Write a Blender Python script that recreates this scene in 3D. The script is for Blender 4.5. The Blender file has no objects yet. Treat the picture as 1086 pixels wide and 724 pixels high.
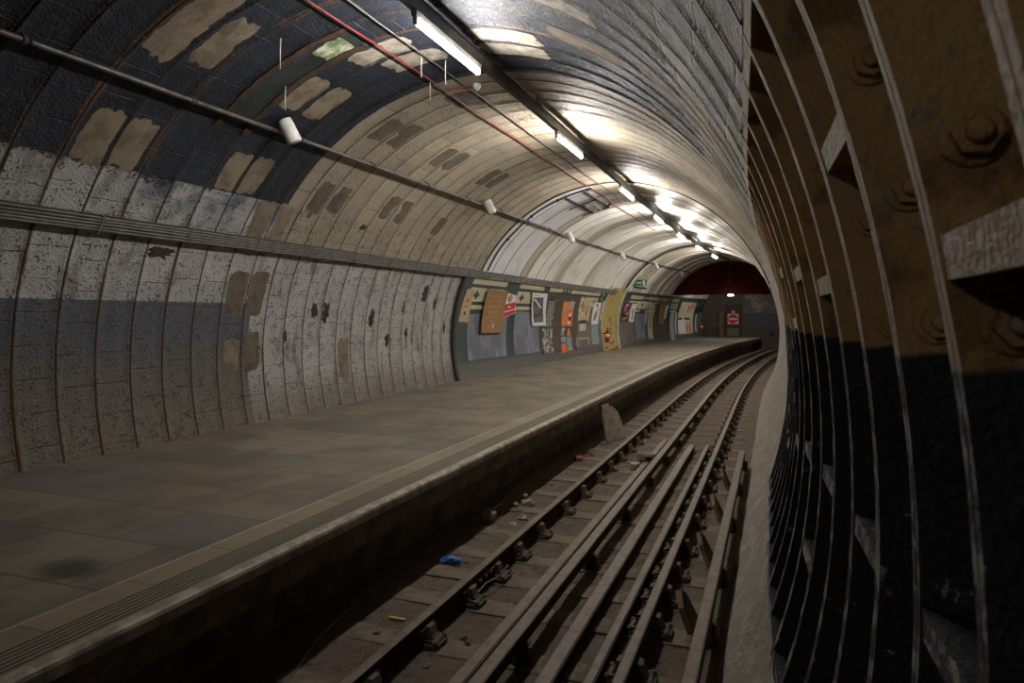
import bpy, math, random
from mathutils import Vector, Matrix, noise
rnd = random.Random(7)
PI = math.pi
C = bpy.context.scene.collection
SC = bpy.context.scene
# ---------------------------------------------------------------- the place, in metres
# platform top z = 0, Y runs along the tunnel, X across it (platform side negative)
X0, Z0, R0 = -3.394, 0.944, 3.54          # tunnel axis and bore
RW, RJ = 0.443, 4.578                     # width of an iron ring, one ring joint
YPAINT, YSMOOTH, YTILE, YEND = 7.83, 15.24, 14.4, 49.3
RAIL_Z, BED_Z = -0.644, -0.85


def shift(y):                              # the tunnel swings to the right beyond y = 18
    return max(0.0, y - 18.0) ** 2 / 440.0


def bent(p):
    return Vector((p[0] + shift(p[1]), p[1], p[2]))


def sst(a, b, x):
    t = min(1, max(0, (x - a) / (b - a)))
    return t * t * (3 - 2 * t)


def bore(deg, y):                          # the track side bulges a little near the camera
    if abs(deg) < 75:
        return R0 + 0.145 * (1 - sst(0.6, 5.2, y)) * (1 - sst(28, 75, abs(deg)))
    return R0


def wp(y, deg, r):                         # point on the tunnel wall (unbent)
    a = math.radians(deg)
    return (X0 + r * math.cos(a), y, Z0 + r * math.sin(a))


# ---------------------------------------------------------------- node materials
class T:
    def __init__(s, m):
        s.nt = m.node_tree
        s.nt.nodes.clear()

    def n(s, typ, **kw):
        o = s.nt.nodes.new(typ)
        for k, v in kw.items():
            setattr(o, k, v)
        return o

    def put(s, sock, v):
        if hasattr(v, 'is_output'):
            s.nt.links.new(v, sock)
        elif isinstance(v, (tuple, list)) and len(v) == 3 and sock.type == 'RGBA':
            sock.default_value = (*v, 1)
        else:
            sock.default_value = v

    def m(s, op, a, b=None, c=None):
        o = s.n('ShaderNodeMath', operation=op)
        for i, v in enumerate((a, b, c)):
            if v is not None:
                s.put(o.inputs[i], v)
        return o.outputs[0]

    def step(s, a, b, x):                  # smooth ramp 0..1 as x goes a..b
        o = s.n('ShaderNodeMapRange', interpolation_type='SMOOTHSTEP')
        lo, hi = (a, b) if a < b else (b, a)
        s.put(o.inputs[0], x)
        o.inputs[1].default_value, o.inputs[2].default_value = lo, hi
        o.inputs[3].default_value, o.inputs[4].default_value = (0, 1) if a < b else (1, 0)
        return o.outputs[0]

    def mix(s, f, a, b):
        o = s.n('ShaderNodeMix', data_type='RGBA')
        s.put(o.inputs[0], f)
        s.put(o.inputs[6], a)
        s.put(o.inputs[7], b)
        return o.outputs[2]

    def mul(s, a, b):
        o = s.n('ShaderNodeMix', data_type='RGBA', blend_type='MULTIPLY')
        o.inputs[0].default_value = 1
        s.put(o.inputs[6], a)
        s.put(o.inputs[7], b)
        return o.outputs[2]

    def comb(s, x, y, z=0.0):
        o = s.n('ShaderNodeCombineXYZ')
        for i, v in enumerate((x, y, z)):
            s.put(o.inputs[i], v)
        return o.outputs[0]

    def uv(s):
        o = s.n('ShaderNodeSeparateXYZ')
        s.nt.links.new(s.n('ShaderNodeUVMap', uv_map='uv').outputs[0], o.inputs[0])
        return o.outputs[0], o.outputs[1]

    def obj(s):
        return s.n('ShaderNodeTexCoord').outputs['Object']

    def sep(s, v):
        o = s.n('ShaderNodeSeparateXYZ')
        s.put(o.inputs[0], v)
        return o.outputs

    def noise(s, v, scale, detail=4, rough=0.55, dist=0.0):
        o = s.n('ShaderNodeTexNoise')
        s.put(o.inputs['Vector'], v)
        o.inputs['Scale'].default_value = scale
        o.inputs['Detail'].default_value = detail
        o.inputs['Roughness'].default_value = rough
        o.inputs['Distortion'].default_value = dist
        return o.outputs[0]

    def white(s, v):
        o = s.n('ShaderNodeTexWhiteNoise', noise_dimensions='3D')
        s.put(o.inputs[0], v)
        return o.outputs[0]

    def grey(s, f, lo, hi):                # factor -> grey between lo and hi
        o = s.n('ShaderNodeMapRange')
        s.put(o.inputs[0], f)
        o.inputs[3].default_value, o.inputs[4].default_value = lo, hi
        return o.outputs[0]

    def out(s, col, rough=0.7, bump=None, bs=0.5, bd=0.02, metal=0.0, emit=None, es=0.0, spec=0.5):
        p = s.n('ShaderNodeBsdfPrincipled')
        s.put(p.inputs['Base Color'], col)
        s.put(p.inputs['Roughness'], rough)
        p.inputs['Metallic'].default_value = metal
        p.inputs['Specular IOR Level'].default_value = spec
        if emit is not None:
            s.put(p.inputs['Emission Color'], emit)
            p.inputs['Emission Strength'].default_value = es
        if bump is not None:
            b = s.n('ShaderNodeBump')
            b.inputs['Strength'].default_value = bs
            b.inputs['Distance'].default_value = bd
            s.put(b.inputs['Height'], bump)
            s.nt.links.new(b.outputs[0], p.inputs['Normal'])
        s.nt.links.new(p.outputs[0], s.n('ShaderNodeOutputMaterial').inputs[0])


MATS = {}


def mat(name, fn):
    m = bpy.data.materials.new(name)
    m.use_nodes = True
    fn(T(m))
    MATS[name] = m
    return m


def worn(name, col, col2=None, scale=9.0, rough=0.7, bs=0.25, metal=0.0, lo=0.40, hi=0.66, bd=0.01, spec=0.4):
    """paint, metal, wood or paper with blotches of a second colour"""
    col2 = col2 or tuple(c * 0.6 for c in col)

    def f(t):
        o = t.obj()
        a = t.noise(o, scale, 6, 0.62)
        b = t.noise(o, scale * 7, 3, 0.6)
        c = t.mix(t.step(lo, hi, a), col, col2)
        c = t.mul(c, t.mix(b, (0.8, 0.8, 0.8), (1.15, 1.15, 1.15)))
        t.out(c, rough, t.m('ADD', a, t.m('MULTIPLY', b, 0.5)), bs, bd, metal, spec=spec)
    return mat(name, f)


def rough_wall(name, region):
    """old painted tunnel segments: paint, pits, ring joints, rust; region = 'left' or 'ceiling' or 'haunch'"""
    def f(t):
        U, V = t.uv()
        ph = t.m('DIVIDE', V, R0)                                  # angle round the bore
        z = t.m('ADD', t.m('MULTIPLY', t.m('SINE', ph), R0), Z0)   # height
        uv = t.comb(U, V)
        uvs = t.comb(U, t.m('MULTIPLY', V, 0.35))
        n1 = t.noise(uv, 1.7, 5, 0.6)
        n2 = t.noise(uv, 7.0, 6, 0.65)
        n3 = t.noise(uv, 34.0, 4, 0.65)
        n4 = t.noise(t.comb(t.m('ADD', U, 31.0), V), 15.0, 5, 0.7)
        w = t.m('MULTIPLY', t.m('SUBTRACT', n2, 0.5), 0.05)
        k = t.m('DIVIDE', t.m('SUBTRACT', t.m('ADD', U, t.m('MULTIPLY', w, 0.35)), RJ), RW)
        fr = t.m('FRACT', t.m('ADD', k, 40.0))
        rid = t.m('FLOOR', t.m('ADD', k, 40.0))
        jd = t.m('MULTIPLY', t.m('SUBTRACT', 0.5, t.m('ABSOLUTE', t.m('SUBTRACT', fr, 0.5))), RW)
        r1 = t.white(t.comb(rid, 3.0))
        jid = t.m('FLOOR', t.m('ADD', k, 40.5))
        r2 = t.white(t.comb(jid, 9.0))
        bv = t.m('ADD', t.m('DIVIDE', t.m('ADD', V, w), 0.34), t.m('MULTIPLY', r1, 5.0))
        bf = t.m('FRACT', t.m('ADD', bv, 50.0))
        bd_ = t.m('MULTIPLY', t.m('SUBTRACT', 0.5, t.m('ABSOLUTE', t.m('SUBTRACT', bf, 0.5))), 0.34)
        r3 = t.white(t.comb(rid, t.m('FLOOR', t.m('ADD', bv, 50.0)), 2.0))
        jit = t.m('MULTIPLY', t.m('SUBTRACT', n2, 0.5), 0.5)
        jit2 = t.m('MULTIPLY', t.m('SUBTRACT', n4, 0.5), 0.35)
        nearp = t.step(YPAINT - 0.012, YPAINT + 0.012, t.m('ADD', U, t.m('MULTIPLY', jit, 0.06)))
        whitec = t.mix(n1, (0.50, 0.495, 0.485), (0.33, 0.32, 0.305))
        whitec = t.mul(whitec, t.mix(r3, (0.88, 0.88, 0.88), (1.06, 1.06, 1.06)))
        whitec = t.mix(t.m('MULTIPLY', t.step(0.52, 0.66, t.noise(uvs, 4.0, 4, 0.6)), 0.7), whitec, (0.175, 0.155, 0.13))
        creamc = t.mix(n1, (0.42, 0.365, 0.275), (0.29, 0.248, 0.182))
        creamc = t.mul(creamc, t.mix(r3, (0.84, 0.84, 0.84), (1.08, 1.08, 1.08)))
        navy = t.mix(n2, (0.0085, 0.0112, 0.0185), (0.0165, 0.022, 0.035))
        navy = t.mul(navy, t.mix(r3, (0.7, 0.7, 0.7), (1.25, 1.25, 1.25)))
        if region == 'left':
            cream = t.m('MULTIPLY', nearp, t.step(2.45, 2.55, t.m('ADD', z, t.m('MULTIPLY', jit, 0.25))))
            col = t.mix(cream, whitec, creamc)
            # bluish smears under the navy, then the navy itself
            near = t.m('SUBTRACT', 1.0, nearp)
            sm = t.m('MULTIPLY', t.step(2.35, 3.0, t.m('ADD', z, t.m('MULTIPLY', jit, 1.6))), t.step(0.42, 0.6, n1))
            sm = t.m('MULTIPLY', sm, t.step(5.0, 6.0, U))
            col = t.mix(t.m('MULTIPLY', t.m('MULTIPLY', sm, near), 0.85), col, (0.055, 0.085, 0.125))
            nb = t.step(3.06, 3.13, t.m('ADD', t.m('ADD', z, t.m('MULTIPLY', jit2, 1.1)), t.m('ADD', t.m('MULTIPLY', jit, 0.6), t.m('MULTIPLY', t.m('SUBTRACT', r1, 0.5), 0.30))))
            col = t.mix(t.m('MULTIPLY', nb, near), col, navy)
            # blue-grey dado that fades to bare grey-brown
            dado = t.mix(t.step(0.75, 1.35, t.m('ADD', z, t.m('MULTIPLY', jit, 0.7))), (0.125, 0.112, 0.094), (0.088, 0.094, 0.114))
            dado = t.mul(dado, t.mix(n2, (0.75, 0.75, 0.75), (1.3, 1.3, 1.3)))
            dado = t.mix(t.m('MULTIPLY', t.step(0.66, 0.70, n4), 0.8), dado, (0.36, 0.34, 0.31))
            dl = t.step(1.695, 1.675, t.m('ADD', z, t.m('MULTIPLY', jit2, 0.03)))
            dl = t.m('MULTIPLY', dl, t.step(YPAINT - 0.0, YPAINT - 0.03, t.m('ADD', U, t.m('MULTIPLY', jit, 0.1))))
            col = t.mix(dl, col, dado)
            # grubby foot of the white wall
            ft = t.m('MULTIPLY', t.step(0.75, 0.1, t.m('ADD', z, t.m('MULTIPLY', jit, 1.2))), 0.75)
            col = t.mix(ft, col, (0.17, 0.145, 0.115))
            pitden = 0.590
        elif region == 'ceiling':
            near = t.m('SUBTRACT', 1.0, nearp)
            right = t.step(0.74, 0.66, t.m('ADD', ph, t.m('MULTIPLY', jit, 0.5)))
            greyc = t.mix(t.step(0.4, 0.6, n1), (0.19, 0.20, 0.215), (0.25, 0.20, 0.135))
            greyc = t.mul(greyc, t.mix(r3, (0.6, 0.6, 0.6), (1.2, 1.2, 1.2)))
            nv = t.mix(right, navy, greyc)
            # paint rubbed pale along the crown
            rub = t.m('MULTIPLY', t.step(0.54, 0.66, n4), t.step(1.75, 1.4, ph))
            nv = t.mix(t.m('MULTIPLY', rub, 0.5), nv, (0.17, 0.18, 0.2))
            col = t.mix(near, creamc, nv)
            pitden = 0.66
        else:
            col = t.mix(n1, (0.30, 0.265, 0.22), (0.22, 0.19, 0.155))
            st = t.noise(t.comb(t.m('MULTIPLY', U, 1.0), t.m('ADD', V, t.m('MULTIPLY', U, 0.6))), 5.0, 6, 0.7)
            col = t.mix(t.step(0.5, 0.62, st), col, (0.40, 0.37, 0.33))
            col = t.mix(t.m('MULTIPLY', t.step(0.58, 0.7, n2), 0.5), col, (0.09, 0.075, 0.06))
            pitden = 0.66
        # pits and chips
        clus = t.m('MULTIPLY', t.m('SUBTRACT', n4, 0.5), 0.26)
        pit = t.m('MULTIPLY', t.step(pitden - 0.025, pitden + 0.015, t.m('ADD', clus, t.m('ADD', t.m('MULTIPLY', n3, 0.66), t.m('MULTIPLY', n2, 0.38)))), 0.9)
        col = t.mix(pit, col, (0.045, 0.036, 0.028))
        h = t.m('ADD', t.m('ADD', t.m('MULTIPLY', n2, 0.9), t.m('MULTIPLY', n4, 0.5)), t.m('MULTIPLY', n3, 0.7))
        h = t.m('SUBTRACT', h, t.m('MULTIPLY', pit, 0.5))
        if region != 'haunch':
            # joints between blocks
            bl = t.m('MULTIPLY', t.step(0.011, 0.002, bd_), t.step(0.44, 0.56, t.noise(uv, 3.3, 3)))
            col = t.mix(t.m('MULTIPLY', bl, 0.45), col, (0.07, 0.06, 0.05))
            h = t.m('SUBTRACT', h, t.m('MULTIPLY', bl, 0.5))
            # rust along the ring joints, heavier on some
            rw_ = t.m('ADD', 0.006, t.m('MULTIPLY', t.m('MULTIPLY', r2, n1), 0.125))
            rm = t.step(0.6, 1.0, t.m('SUBTRACT', 1.35, t.m('DIVIDE', jd, t.m('MAXIMUM', rw_, 0.004))))
            drip = t.step(0.38, 0.60, t.noise(uvs, 3.1, 5, 0.65))
            rust = t.mix(n4, (0.035, 0.021, 0.011), (0.24, 0.125, 0.042))
            col = t.mix(t.m('MULTIPLY', t.m('MULTIPLY', rm, drip), 0.92), col, rust)
            ln = t.step(0.019, 0.008, jd)
            col = t.mix(t.m('MULTIPLY', ln, 0.85), col, (0.038, 0.03, 0.024))
        rough = t.grey(n2, 0.42, 0.75)
        t.out(col, rough, h, 0.9, 0.03, spec=0.4)
    return mat(name, f)


rough_wall('left_wall_paint', 'left')
rough_wall('ceiling_paint', 'ceiling')
rough_wall('haunch_render', 'haunch')


def smooth_ceiling(t):
    U, V = t.uv()
    ph = t.m('DIVIDE', V, R0)
    uv = t.comb(U, V)
    n1 = t.noise(uv, 1.3, 5, 0.6)
    n2 = t.noise(uv, 8.0, 5, 0.6)
    pid = t.m('FLOOR', t.m('DIVIDE', t.m('SUBTRACT', U, 17.85), 0.62))
    r = t.white(t.comb(pid, 5.0))
    col = t.mix(t.step(0.66, 0.72, r), (0.74, 0.715, 0.66), (0.46, 0.395, 0.30))
    col = t.mix(t.m('MULTIPLY', t.step(17.9, 17.8, U), t.step(1.7, 1.75, ph)), col, (0.70, 0.71, 0.73))
    col = t.mix(t.m('MULTIPLY', t.step(0.45, 0.7, n1), 0.45), col, (0.40, 0.35, 0.28))
    # the track side is stained
    st = t.m('MULTIPLY', t.step(1.35, 0.95, t.m('ADD', ph, t.m('MULTIPLY', n1, 0.3))), t.step(0.42, 0.6, t.noise(t.comb(t.m('MULTIPLY', U, 1.0), t.m('MULTIPLY', V, 0.5)), 1.6, 5, 0.65)))
    col = t.mix(t.m('MULTIPLY', st, 0.75), col, (0.17, 0.14, 0.105))
    col = t.mix(t.step(0.7, 0.74, n2), col, (0.12, 0.10, 0.08))
    t.out(col, t.grey(n1, 0.25, 0.55), n2, 0.12, 0.01)


mat('ceiling_panel_cream', smooth_ceiling)
mat('panel_seam', lambda t: t.out((0.035, 0.03, 0.028), 0.6))


def right_iron(edge):
    def f(t):
        U, V = t.uv()
        z = t.m('ADD', t.m('MULTIPLY', t.m('SINE', t.m('DIVIDE', V, R0)), R0), Z0)
        o = t.obj()
        n1 = t.noise(o, 3.0, 5, 0.6)
        n2 = t.noise(o, 13.0, 6, 0.7)
        n3 = t.noise(o, 60.0, 3, 0.6)
        gold = t.mix(n1, (0.48, 0.325, 0.145), (0.31, 0.20, 0.085))
        gold = t.mix(t.m('MULTIPLY', t.step(0.52, 0.62, n1), 0.7), gold, (0.15, 0.075, 0.034))
        gold = t.mix(t.step(0.60, 0.64, n2), gold, (0.23, 0.21, 0.185))
        blk = t.mix(n2, (0.012, 0.013, 0.018), (0.022, 0.024, 0.034))
        blk = t.mix(t.m('MULTIPLY', t.step(0.60, 0.70, n1), 0.7), blk, (0.032, 0.02, 0.014))
        blk = t.mix(t.step(0.63, 0.655, n2), blk, (0.30, 0.25, 0.19))
        if edge:
            gold = t.mix(n2, (0.50, 0.405, 0.29), (0.30, 0.225, 0.14))
            blk = t.mix(t.step(0.46, 0.60, n2), (0.03, 0.032, 0.042), (0.30, 0.285, 0.26))
        dz = t.step(1.432, 1.418, t.m('ADD', z, t.m('MULTIPLY', t.m('SUBTRACT', n2, 0.5), 0.02)))
        col = t.mix(dz, gold, blk)
        pit = t.step(0.70, 0.74, n3)
        col = t.mix(t.m('MULTIPLY', pit, 0.6), col, (0.03, 0.022, 0.016))
        t.out(col, t.grey(n2, 0.45, 0.8), t.m('ADD', n2, t.m('MULTIPLY', n3, 0.6)), 0.7, 0.02, spec=0.35)
    return f


mat('iron_pan', right_iron(False))
mat('iron_edge', right_iron(True))


def flags(t):
    U, V = t.uv()                                # U along, V = X across
    uv = t.comb(U, V)
    n1 = t.noise(uv, 1.1, 6, 0.62)
    n2 = t.noise(uv, 6.0, 6, 0.65)
    n3 = t.noise(uv, 45.0, 3, 0.6)
    wob = t.m('MULTIPLY', t.m('SUBTRACT', n2, 0.5), 0.02)
    row = t.m('DIVIDE', t.m('ADD', t.m('ADD', U, wob), 20.0), 0.69)
    rf, ri = t.m('FRACT', row), t.m('FLOOR', row)
    r1 = t.white(t.comb(ri, 1.0))
    cell = t.m('ADD', t.m('DIVIDE', t.m('ADD', t.m('ADD', V, wob), 20.0), 1.02), t.m('MULTIPLY', r1, 3.0))
    cf, ci = t.m('FRACT', cell), t.m('FLOOR', cell)
    r2 = t.white(t.comb(ri, ci, 4.0))
    dj = t.m('MINIMUM', t.m('MULTIPLY', t.m('SUBTRACT', 0.5, t.m('ABSOLUTE', t.m('SUBTRACT', rf, 0.5))), 0.69),
             t.m('MULTIPLY', t.m('SUBTRACT', 0.5, t.m('ABSOLUTE', t.m('SUBTRACT', cf, 0.5))), 1.02))
    col = t.mix(r2, (0.175, 0.145, 0.105), (0.235, 0.198, 0.147))
    col = t.mix(t.m('MULTIPLY', t.step(0.80, 0.82, r2), 0.8), col, (0.135, 0.124, 0.108))
    col = t.mix(t.m('MULTIPLY', t.step(0.42, 0.62, n1), 0.65), col, (0.105, 0.09, 0.071))
    col = t.mul(col, t.mix(n2, (0.78, 0.78, 0.78), (1.2, 1.2, 1.2)))
    lnm = t.m('MULTIPLY', t.step(0.010, 0.004, dj), 0.8)
    # strip at the edge: setts, ribbed strip, pale nosing
    strip = t.step(-3.50, -3.49, V)
    sj = t.m('FRACT', t.m('DIVIDE', t.m('ADD', U, 20.0), 0.62))
    sr = t.white(t.comb(t.m('FLOOR', t.m('DIVIDE', t.m('ADD', U, 20.0), 0.62)), 8.0))
    setc = t.mul(t.mix(sr, (0.20, 0.165, 0.11), (0.27, 0.215, 0.14)), t.mix(n2, (0.75, 0.75, 0.75), (1.2, 1.2, 1.2)))
    setc = t.mix(t.m('MULTIPLY', t.step(0.025, 0.012, sj), 0.8), setc, (0.07, 0.055, 0.04))
    setc = t.mix(t.step(-3.47, -3.48, V), setc, (0.30, 0.265, 0.21))
    rib = t.mul((0.225, 0.195, 0.145), t.mix(n2, (0.7, 0.7, 0.7), (1.25, 1.25, 1.25)))
    setc = t.mix(t.step(-3.285, -3.275, V), setc, rib)
    nose = t.mix(t.step(0.42, 0.58, n2), (0.40, 0.355, 0.28), (0.24, 0.205, 0.155))
    setc = t.mix(t.step(-3.052, -3.04, V), setc, nose)
    col = t.mix(t.m('MULTIPLY', lnm, t.m('SUBTRACT', 1.0, strip)), col, (0.055, 0.045, 0.034))
    col = t.mix(strip, col, setc)
    # an oily stain on one flag
    dx, dy = t.m('SUBTRACT', U, 2.95), t.m('MULTIPLY', t.m('SUBTRACT', V, -3.95), 0.75)
    d = t.m('SQRT', t.m('ADD', t.m('MULTIPLY', dx, dx), t.m('MULTIPLY', dy, dy)))
    col = t.mix(t.m('MULTIPLY', t.step(0.26, 0.06, t.m('ADD', d, t.m('MULTIPLY', t.m('SUBTRACT', n2, 0.5), 0.16))), 0.85), col, (0.03, 0.027, 0.024))
    h = t.m('SUBTRACT', t.m('ADD', t.m('MULTIPLY', n2, 0.5), t.m('MULTIPLY', n3, 0.3)), t.m('MULTIPLY', lnm, 0.6))
    t.out(col, t.grey(n1, 0.45, 0.75), h, 0.3, 0.012)


mat('flagstones', flags)
worn('coping_side', (0.17, 0.135, 0.095), (0.085, 0.066, 0.048), 3.0, 0.85, 0.5, bd=0.02)


def bed(t):
    o = t.obj()
    n1 = t.noise(o, 1.6, 6, 0.65)
    n2 = t.noise(o, 9.0, 6, 0.7)
    n3 = t.noise(o, 45.0, 4, 0.65)
    col = t.mix(n1, (0.175, 0.135, 0.10), (0.10, 0.078, 0.058))
    col = t.mix(t.step(0.5, 0.68, n2), col, (0.065, 0.052, 0.042))
    col = t.mix(t.step(0.66, 0.72, n3), col, (0.24, 0.205, 0.165))
    t.out(col, 0.92, t.m('ADD', n2, t.m('MULTIPLY', n3, 0.8)), 0.8, 0.035, spec=0.2)


mat('dusty_bed', bed)
worn('sleeper_timber', (0.185, 0.142, 0.104), (0.10, 0.078, 0.058), 5.0, 0.9, 0.4, bd=0.015, spec=0.2)
worn('rail_side_rust', (0.045, 0.03, 0.021), (0.025, 0.018, 0.014), 12.0, 0.85, 0.5, spec=0.2)
worn('rail_top_dull', (0.17, 0.128, 0.092), (0.115, 0.085, 0.062), 10.0, 0.6, 0.25, spec=0.4)
worn('chair_iron', (0.15, 0.113, 0.083), (0.08, 0.06, 0.045), 14.0, 0.85, 0.5, spec=0.25)
worn('pot_insulator_glaze', (0.05, 0.036, 0.028), (0.03, 0.022, 0.018), 14.0, 0.5, 0.2)
worn('key_timber', (0.17, 0.098, 0.055), (0.09, 0.055, 0.034), 14.0, 0.8, 0.4)
worn('plank_timber', (0.34, 0.29, 0.225), (0.20, 0.165, 0.125), 6.0, 0.85, 0.3)
worn('steel_trunking', (0.085, 0.087, 0.09), (0.05, 0.045, 0.042), 5.0, 0.5, 0.1)
worn('conduit_steel', (0.13, 0.12, 0.11), (0.07, 0.055, 0.045), 6.0, 0.45, 0.1, metal=0.3)
worn('cable_sheath', (0.15, 0.14, 0.13), (0.085, 0.078, 0.072), 8.0, 0.6, 0.1)
worn('dark_bracket', (0.04, 0.036, 0.032), None, 8.0, 0.7, 0.1)
worn('red_cable', (0.20, 0.018, 0.015), (0.14, 0.015, 0.012), 8.0, 0.6, 0.05)
worn('grey_cable', (0.11, 0.105, 0.10), (0.07, 0.065, 0.06), 8.0, 0.6, 0.05)
worn('white_enamel', (0.72, 0.70, 0.67), (0.55, 0.53, 0.5), 7.0, 0.4, 0.05)
worn('patch_render', (0.225, 0.18, 0.125), (0.13, 0.104, 0.075), 4.0, 0.9, 0.5, bd=0.015)
worn('patch_dark', (0.145, 0.118, 0.088), (0.085, 0.069, 0.05), 6.0, 0.9, 0.5, bd=0.015)
worn('patch_hole', (0.028, 0.021, 0.016), (0.06, 0.042, 0.03), 9.0, 0.95, 0.8, bd=0.02)
worn('patch_bare', (0.36, 0.325, 0.27), (0.20, 0.175, 0.14), 8.0, 0.8, 0.4, bd=0.012)
worn('corroded_pan', (0.024, 0.033, 0.033), (0.014, 0.015, 0.014), 5.0, 0.6, 0.7, bd=0.02)
worn('lime_crust', (0.55, 0.55, 0.45), (0.12, 0.16, 0.06), 7.0, 0.9, 0.8, bd=0.02, lo=0.35, hi=0.6)
worn('rust_rim', (0.06, 0.03, 0.014), (0.02, 0.013, 0.009), 10.0, 0.9, 0.8, bd=0.02)
worn('maroon_board', (0.060, 0.0075, 0.006), (0.05, 0.006, 0.005), 2.0, 0.85, 0.03, spec=0.1)
worn('black_trim', (0.03, 0.031, 0.033), (0.05, 0.05, 0.05), 5.0, 0.6, 0.2)
worn('yellow_board', (0.40, 0.315, 0.105), (0.32, 0.245, 0.085), 4.0, 0.7, 0.15)
worn('yellow_board_scar', (0.10, 0.07, 0.03), (0.2, 0.14, 0.05), 9.0, 0.9, 0.3)
worn('cream_pier', (0.50, 0.45, 0.35), (0.36, 0.31, 0.23), 4.0, 0.6, 0.15)
worn('brown_board', (0.30, 0.165, 0.062), (0.25, 0.135, 0.05), 3.0, 0.55, 0.05)
worn('board_shadow_paint', (0.06, 0.035, 0.02), None, 3.0, 0.8, 0.05)
worn('pale_scratch', (0.46, 0.33, 0.18), (0.4, 0.26, 0.12), 20.0, 0.8, 0.0)
worn('white_paper', (0.66, 0.67, 0.70), (0.58, 0.59, 0.62), 4.0, 0.6, 0.05)
worn('aged_paper', (0.50, 0.42, 0.29), (0.36, 0.26, 0.15), 6.0, 0.8, 0.15)
worn('cream_paper', (0.52, 0.48, 0.36), (0.42, 0.36, 0.25), 5.0, 0.75, 0.1)
worn('tan_paper', (0.46, 0.34, 0.20), (0.38, 0.27, 0.15), 5.0, 0.8, 0.1)
worn('grey_paper', (0.36, 0.36, 0.35), (0.25, 0.25, 0.245), 7.0, 0.8, 0.1)
worn('torn_paper', (0.42, 0.40, 0.36), (0.07, 0.055, 0.045), 7.0, 0.85, 0.3, lo=0.44, hi=0.54)
worn('teal_paper', (0.17, 0.24, 0.24), (0.28, 0.32, 0.31), 7.0, 0.8, 0.1)
worn('photo_dark', (0.03, 0.03, 0.033), (0.06, 0.055, 0.055), 4.0, 0.5, 0.0)
worn('photo_grey', (0.14, 0.12, 0.11), (0.10, 0.085, 0.08), 4.0, 0.5, 0.0)
worn('print_black', (0.025, 0.024, 0.023), None, 8.0, 0.7, 0.0)
worn('print_red', (0.55, 0.035, 0.03), (0.45, 0.03, 0.025), 5.0, 0.5, 0.03)
worn('print_orange', (0.68, 0.15, 0.035), (0.58, 0.12, 0.03), 5.0, 0.6, 0.05)
worn('print_amber', (0.66, 0.25, 0.05), (0.52, 0.18, 0.04), 5.0, 0.6, 0.05)
worn('print_pink', (0.36, 0.12, 0.11), (0.28, 0.10, 0.10), 9.0, 0.7, 0.05)
worn('print_blue', (0.08, 0.10, 0.17), (0.12, 0.13, 0.18), 9.0, 0.7, 0.05)
worn('print_brown', (0.22, 0.13, 0.075), (0.34, 0.24, 0.15), 12.0, 0.8, 0.05)
worn('print_yellow', (0.52, 0.45, 0.12), None, 9.0, 0.7, 0.05)
worn('dark_hoarding', (0.075, 0.055, 0.043), (0.05, 0.038, 0.031), 3.0, 0.75, 0.15)
worn('umber_hoarding', (0.15, 0.128, 0.105), (0.10, 0.085, 0.07), 2.5, 0.75, 0.2)
worn('extinguisher_red', (0.50, 0.02, 0.02), (0.40, 0.016, 0.016), 4.0, 0.3, 0.0)
worn('sign_green', (0.01, 0.22, 0.12), None, 4.0, 0.4, 0.0)
worn('door_maroon', (0.05, 0.020, 0.015), (0.03, 0.014, 0.011), 4.0, 0.6, 0.1)
worn('door_grey', (0.135, 0.125, 0.11), (0.10, 0.09, 0.08), 4.0, 0.6, 0.1)
worn('post_brown', (0.14, 0.085, 0.055), (0.09, 0.055, 0.038), 4.0, 0.7, 0.2)
worn('blue_plastic', (0.05, 0.19, 0.60), (0.04, 0.13, 0.42), 10.0, 0.4, 0.2)
worn('brick_red', (0.30, 0.085, 0.05), (0.18, 0.06, 0.04), 9.0, 0.9, 0.4)
worn('rubble_stone', (0.26, 0.22, 0.175), (0.15, 0.125, 0.10), 9.0, 0.95, 0.6, bd=0.02)
worn('pale_scrap', (0.50, 0.46, 0.40), (0.36, 0.32, 0.27), 9.0, 0.8, 0.3)
worn('lime_straw', (0.55, 0.50, 0.42), None, 9.0, 0.7, 0.1)
mat('tube_glow', lambda t: t.out((0.9, 0.9, 0.9), 0.4, emit=(1.0, 0.955, 0.89), es=350.0))
mat('old_tube_glow', lambda t: t.out((0.9, 0.9, 0.9), 0.4, emit=(1.0, 0.93, 0.84), es=360.0))
mat('small_tube_glow', lambda t: t.out((0.9, 0.9, 0.9), 0.4, emit=(0.9, 0.9, 1.0), es=60.0))


def worn_blue_board(t):
    U, V = t.uv()
    a = t.noise(t.comb(t.m('MULTIPLY', U, 9.0), V), 1.6, 6, 0.65)
    b = t.noise(t.comb(U, V), 1.1, 3, 0.5)
    c = t.mix(t.step(0.36, 0.62, a), (0.115, 0.125, 0.155), (0.225, 0.24, 0.275))
    c = t.mix(t.step(0.60, 0.68, a), c, (0.33, 0.34, 0.36))
    c = t.mix(t.m('MULTIPLY', t.step(0.45, 0.60, b), 0.55), c, (0.06, 0.066, 0.12))
    t.out(c, 0.6, a, 0.2, 0.01)


mat('blue_grey_board', worn_blue_board)


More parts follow.
